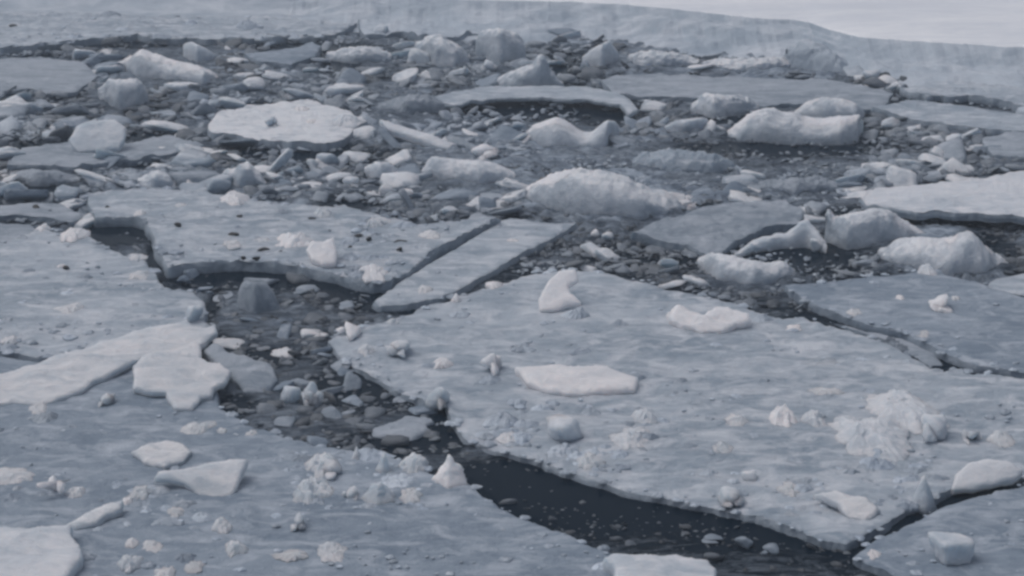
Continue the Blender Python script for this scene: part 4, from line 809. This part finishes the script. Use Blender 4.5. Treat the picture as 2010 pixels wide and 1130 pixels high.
rest = [i for i in range(len(px)) if i not in bigset]
vs_, fs_, wet = [], [], []; off = 0
for i in rest:
    st, V, loc, Fc = piece(i, 2 if sz[i] > 15 else 1)
    vs_.append(V + loc); fs_.append(Fc + off); off += len(V)
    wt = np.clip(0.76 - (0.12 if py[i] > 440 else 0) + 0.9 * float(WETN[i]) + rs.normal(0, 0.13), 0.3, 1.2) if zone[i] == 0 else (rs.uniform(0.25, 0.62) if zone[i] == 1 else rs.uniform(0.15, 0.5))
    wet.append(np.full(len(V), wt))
V = np.concatenate(vs_).astype(np.float32); Fa = np.concatenate(fs_).astype(np.int32); wet = np.concatenate(wet).astype(np.float32)
me = bpy.data.meshes.new('brash_ice'); me.vertices.add(len(V)); me.vertices.foreach_set('co', V.ravel())
me.loops.add(Fa.size); me.loops.foreach_set('vertex_index', Fa.ravel()); me.polygons.add(len(Fa)); me.polygons.foreach_set('loop_start', np.arange(0, Fa.size, 3, dtype=np.int32))
me.polygons.foreach_set('use_smooth', np.ones(len(Fa), bool)); me.update(calc_edges=True)
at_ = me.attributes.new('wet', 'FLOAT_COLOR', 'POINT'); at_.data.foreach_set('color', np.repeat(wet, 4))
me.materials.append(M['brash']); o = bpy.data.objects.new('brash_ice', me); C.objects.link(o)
o['kind'] = 'stuff'; o['label'] = 'countless small fragments of grey brash ice packed between the floes'; o['category'] = 'brash ice'

# ------------------------------------------------------------------ frost crumbs strewn over the floes, one sprinkling
def crumbs(n, poly, z, smin, smax, edge=False):
    P = np.array(poly, float); x0, y0 = P.min(0); x1, y1 = P.max(0)
    cx = rs.uniform(x0, x1, n); cy = rs.uniform(y0, y1, n)
    k = inpoly(poly, cx, cy) & (rs.uniform(-1, 1, n) * 0.5 < fbm(v3(cx / 120., cy / 50.), 71, 3))
    cx, cy = cx[k], cy[k]; s = smin * (1 - rs.uniform(0, 1, len(cx)) * (1 - (smin / smax) ** 1.8)) ** (-1 / 1.8)
    if edge:                                           # and a line of them along the rim
        t = []
        for i in range(len(P)):
            a, b = P[i], P[(i + 1) % len(P)]; m_ = int(np.hypot(*(b - a)) / 7)
            for _ in range(m_):
                if rs.rand() < 0.28: t.append(a + (b - a) * rs.rand() + rs.normal(0, 4, 2) * np.array([1, .6]))
        t = np.array(t); cx = np.concatenate([cx, t[:, 0]]); cy = np.concatenate([cy, t[:, 1]]); s = np.concatenate([s, rs.uniform(smin * .7, smin * 3.2, len(t))])
    for x_, y_, s_ in zip(cx, cy, s):
        if s_ > 15:
            x, y = (float(v) for v in at(x_, y_, z)); W = s_ / ppm(x, y, z)
            V, f_ = clod(rs, W * 1.2, W * rs.uniform(.8, 1.3), W * rs.uniform(.16, .34), int(rs.randint(9999)), s_)
            Fc = np.array([(a, b, c) for a, b, c, d in f_[:-1]] + [(a, c, d) for a, b, c, d in f_[:-1]])
            cv.append(V + np.array([x, y, z - 0.004])); cf.append(Fc + co[0]); co[0] += len(V); cw.append(np.full(len(V), rs.uniform(1.0, 1.5))); continue
        V, Fc = rock(rs, 2, ['lump', 'broken'][rs.randint(2)], int(rs.randint(9999)))
        x, y = (float(v) for v in at(x_, y_, z)); W = s_ / ppm(x, y, z)
        V = V * np.array([.5, .42, rs.uniform(.07, .17)]) * W
        a = rs.uniform(0, 6.28); R = np.array(Euler((0, 0, a)).to_matrix()); V = V @ R.T
        cv.append(V + np.array([x, y, z + 0.05 * W])); cf.append(Fc + co[0]); co[0] += len(V); cw.append(np.full(len(V), rs.uniform(1.0, 1.5)))
cv, cf, cw, co = [], [], [], [0]
crumbs(1150, A_, 0.05, 7, 60, True); crumbs(950, B_, 0.07, 7, 60, True); crumbs(380, C_, 0.09, 7, 42, True); crumbs(200, F_, 0.105, 6, 26, True)
crumbs(60, G_, 0.07, 5, 18); crumbs(150, H_, 0.07, 6, 22, True); crumbs(110, K_, 0.06, 6, 24, True); crumbs(380, FB, 0.10, 8, 60, True); crumbs(260, [(700, 40), (760, 18), (900, 14), (1060, 18), (1090, 40), (1060, 62), (940, 66), (860, 74), (780, 62), (720, 66)], 0.10, 14, 70)
crumbs(260, [(560, 885), (700, 890), (790, 905), (850, 945), (830, 1000), (620, 1000), (530, 930)], 0.07, 14, 70)
crumbs(220, [(880, 825), (1000, 790), (1140, 790), (1310, 800), (1300, 890), (1200, 930), (1060, 898), (930, 860)], 0.05, 14, 64)
crumbs(160, [(640, 500), (700, 430), (860, 440), (840, 490), (760, 545), (690, 538)], 0.105, 12, 50)
crumbs(120, [(1560, 900), (1800, 880), (1860, 940), (1760, 990), (1640, 1030), (1540, 980)], 0.05, 14, 60)
crumbs(120, [(0, 960), (240, 930), (420, 990), (640, 1080), (500, 1120), (200, 1120), (180, 1020)], 0.07, 14, 56)
V = np.concatenate(cv).astype(np.float32); Fa = np.concatenate(cf).astype(np.int32); cw = np.concatenate(cw).astype(np.float32)
me = bpy.data.meshes.new('frost_crumbs'); me.vertices.add(len(V)); me.vertices.foreach_set('co', V.ravel())
me.loops.add(Fa.size); me.loops.foreach_set('vertex_index', Fa.ravel()); me.polygons.add(len(Fa)); me.polygons.foreach_set('loop_start', np.arange(0, Fa.size, 3, dtype=np.int32))
me.polygons.foreach_set('use_smooth', np.ones(len(Fa), bool)); me.update(calc_edges=True)
at_ = me.attributes.new('wet', 'FLOAT_COLOR', 'POINT'); at_.data.foreach_set('color', np.repeat(cw, 4))
me.materials.append(M['brash']); o = bpy.data.objects.new('frost_crumbs', me); C.objects.link(o)
o['kind'] = 'stuff'; o['label'] = 'sprinkling of tiny frost crumbs over the tops and rims of the floes'; o['category'] = 'frost crumbs'
print('verts brash', len(V), 'things', len(C.objects))

# ------------------------------------------------------------------ the damp winter air
bpy.ops.mesh.primitive_cube_add(size=1, location=(0, 0, 0)); hz = bpy.context.object; hz.name = 'haze'; hz.data.name = 'haze'
hz.location = (0, 1200, 2.3); hz.scale = (6400, 2800, 6.8); hz['kind'] = 'stuff'; hz['label'] = 'thin bluish winter haze over the whole river'
hm = bpy.data.materials.new('haze'); hm.use_nodes = True; N = hm.node_tree.nodes; N.remove(N['Principled BSDF'])
pv = N.new('ShaderNodeVolumePrincipled'); pv.inputs['Color'].default_value = (0.78, 0.88, 1.0, 1); pv.inputs['Density'].default_value = 0.004
hm.node_tree.links.new(pv.outputs[0], N['Material Output'].inputs['Volume']); hz.data.materials.append(hm)
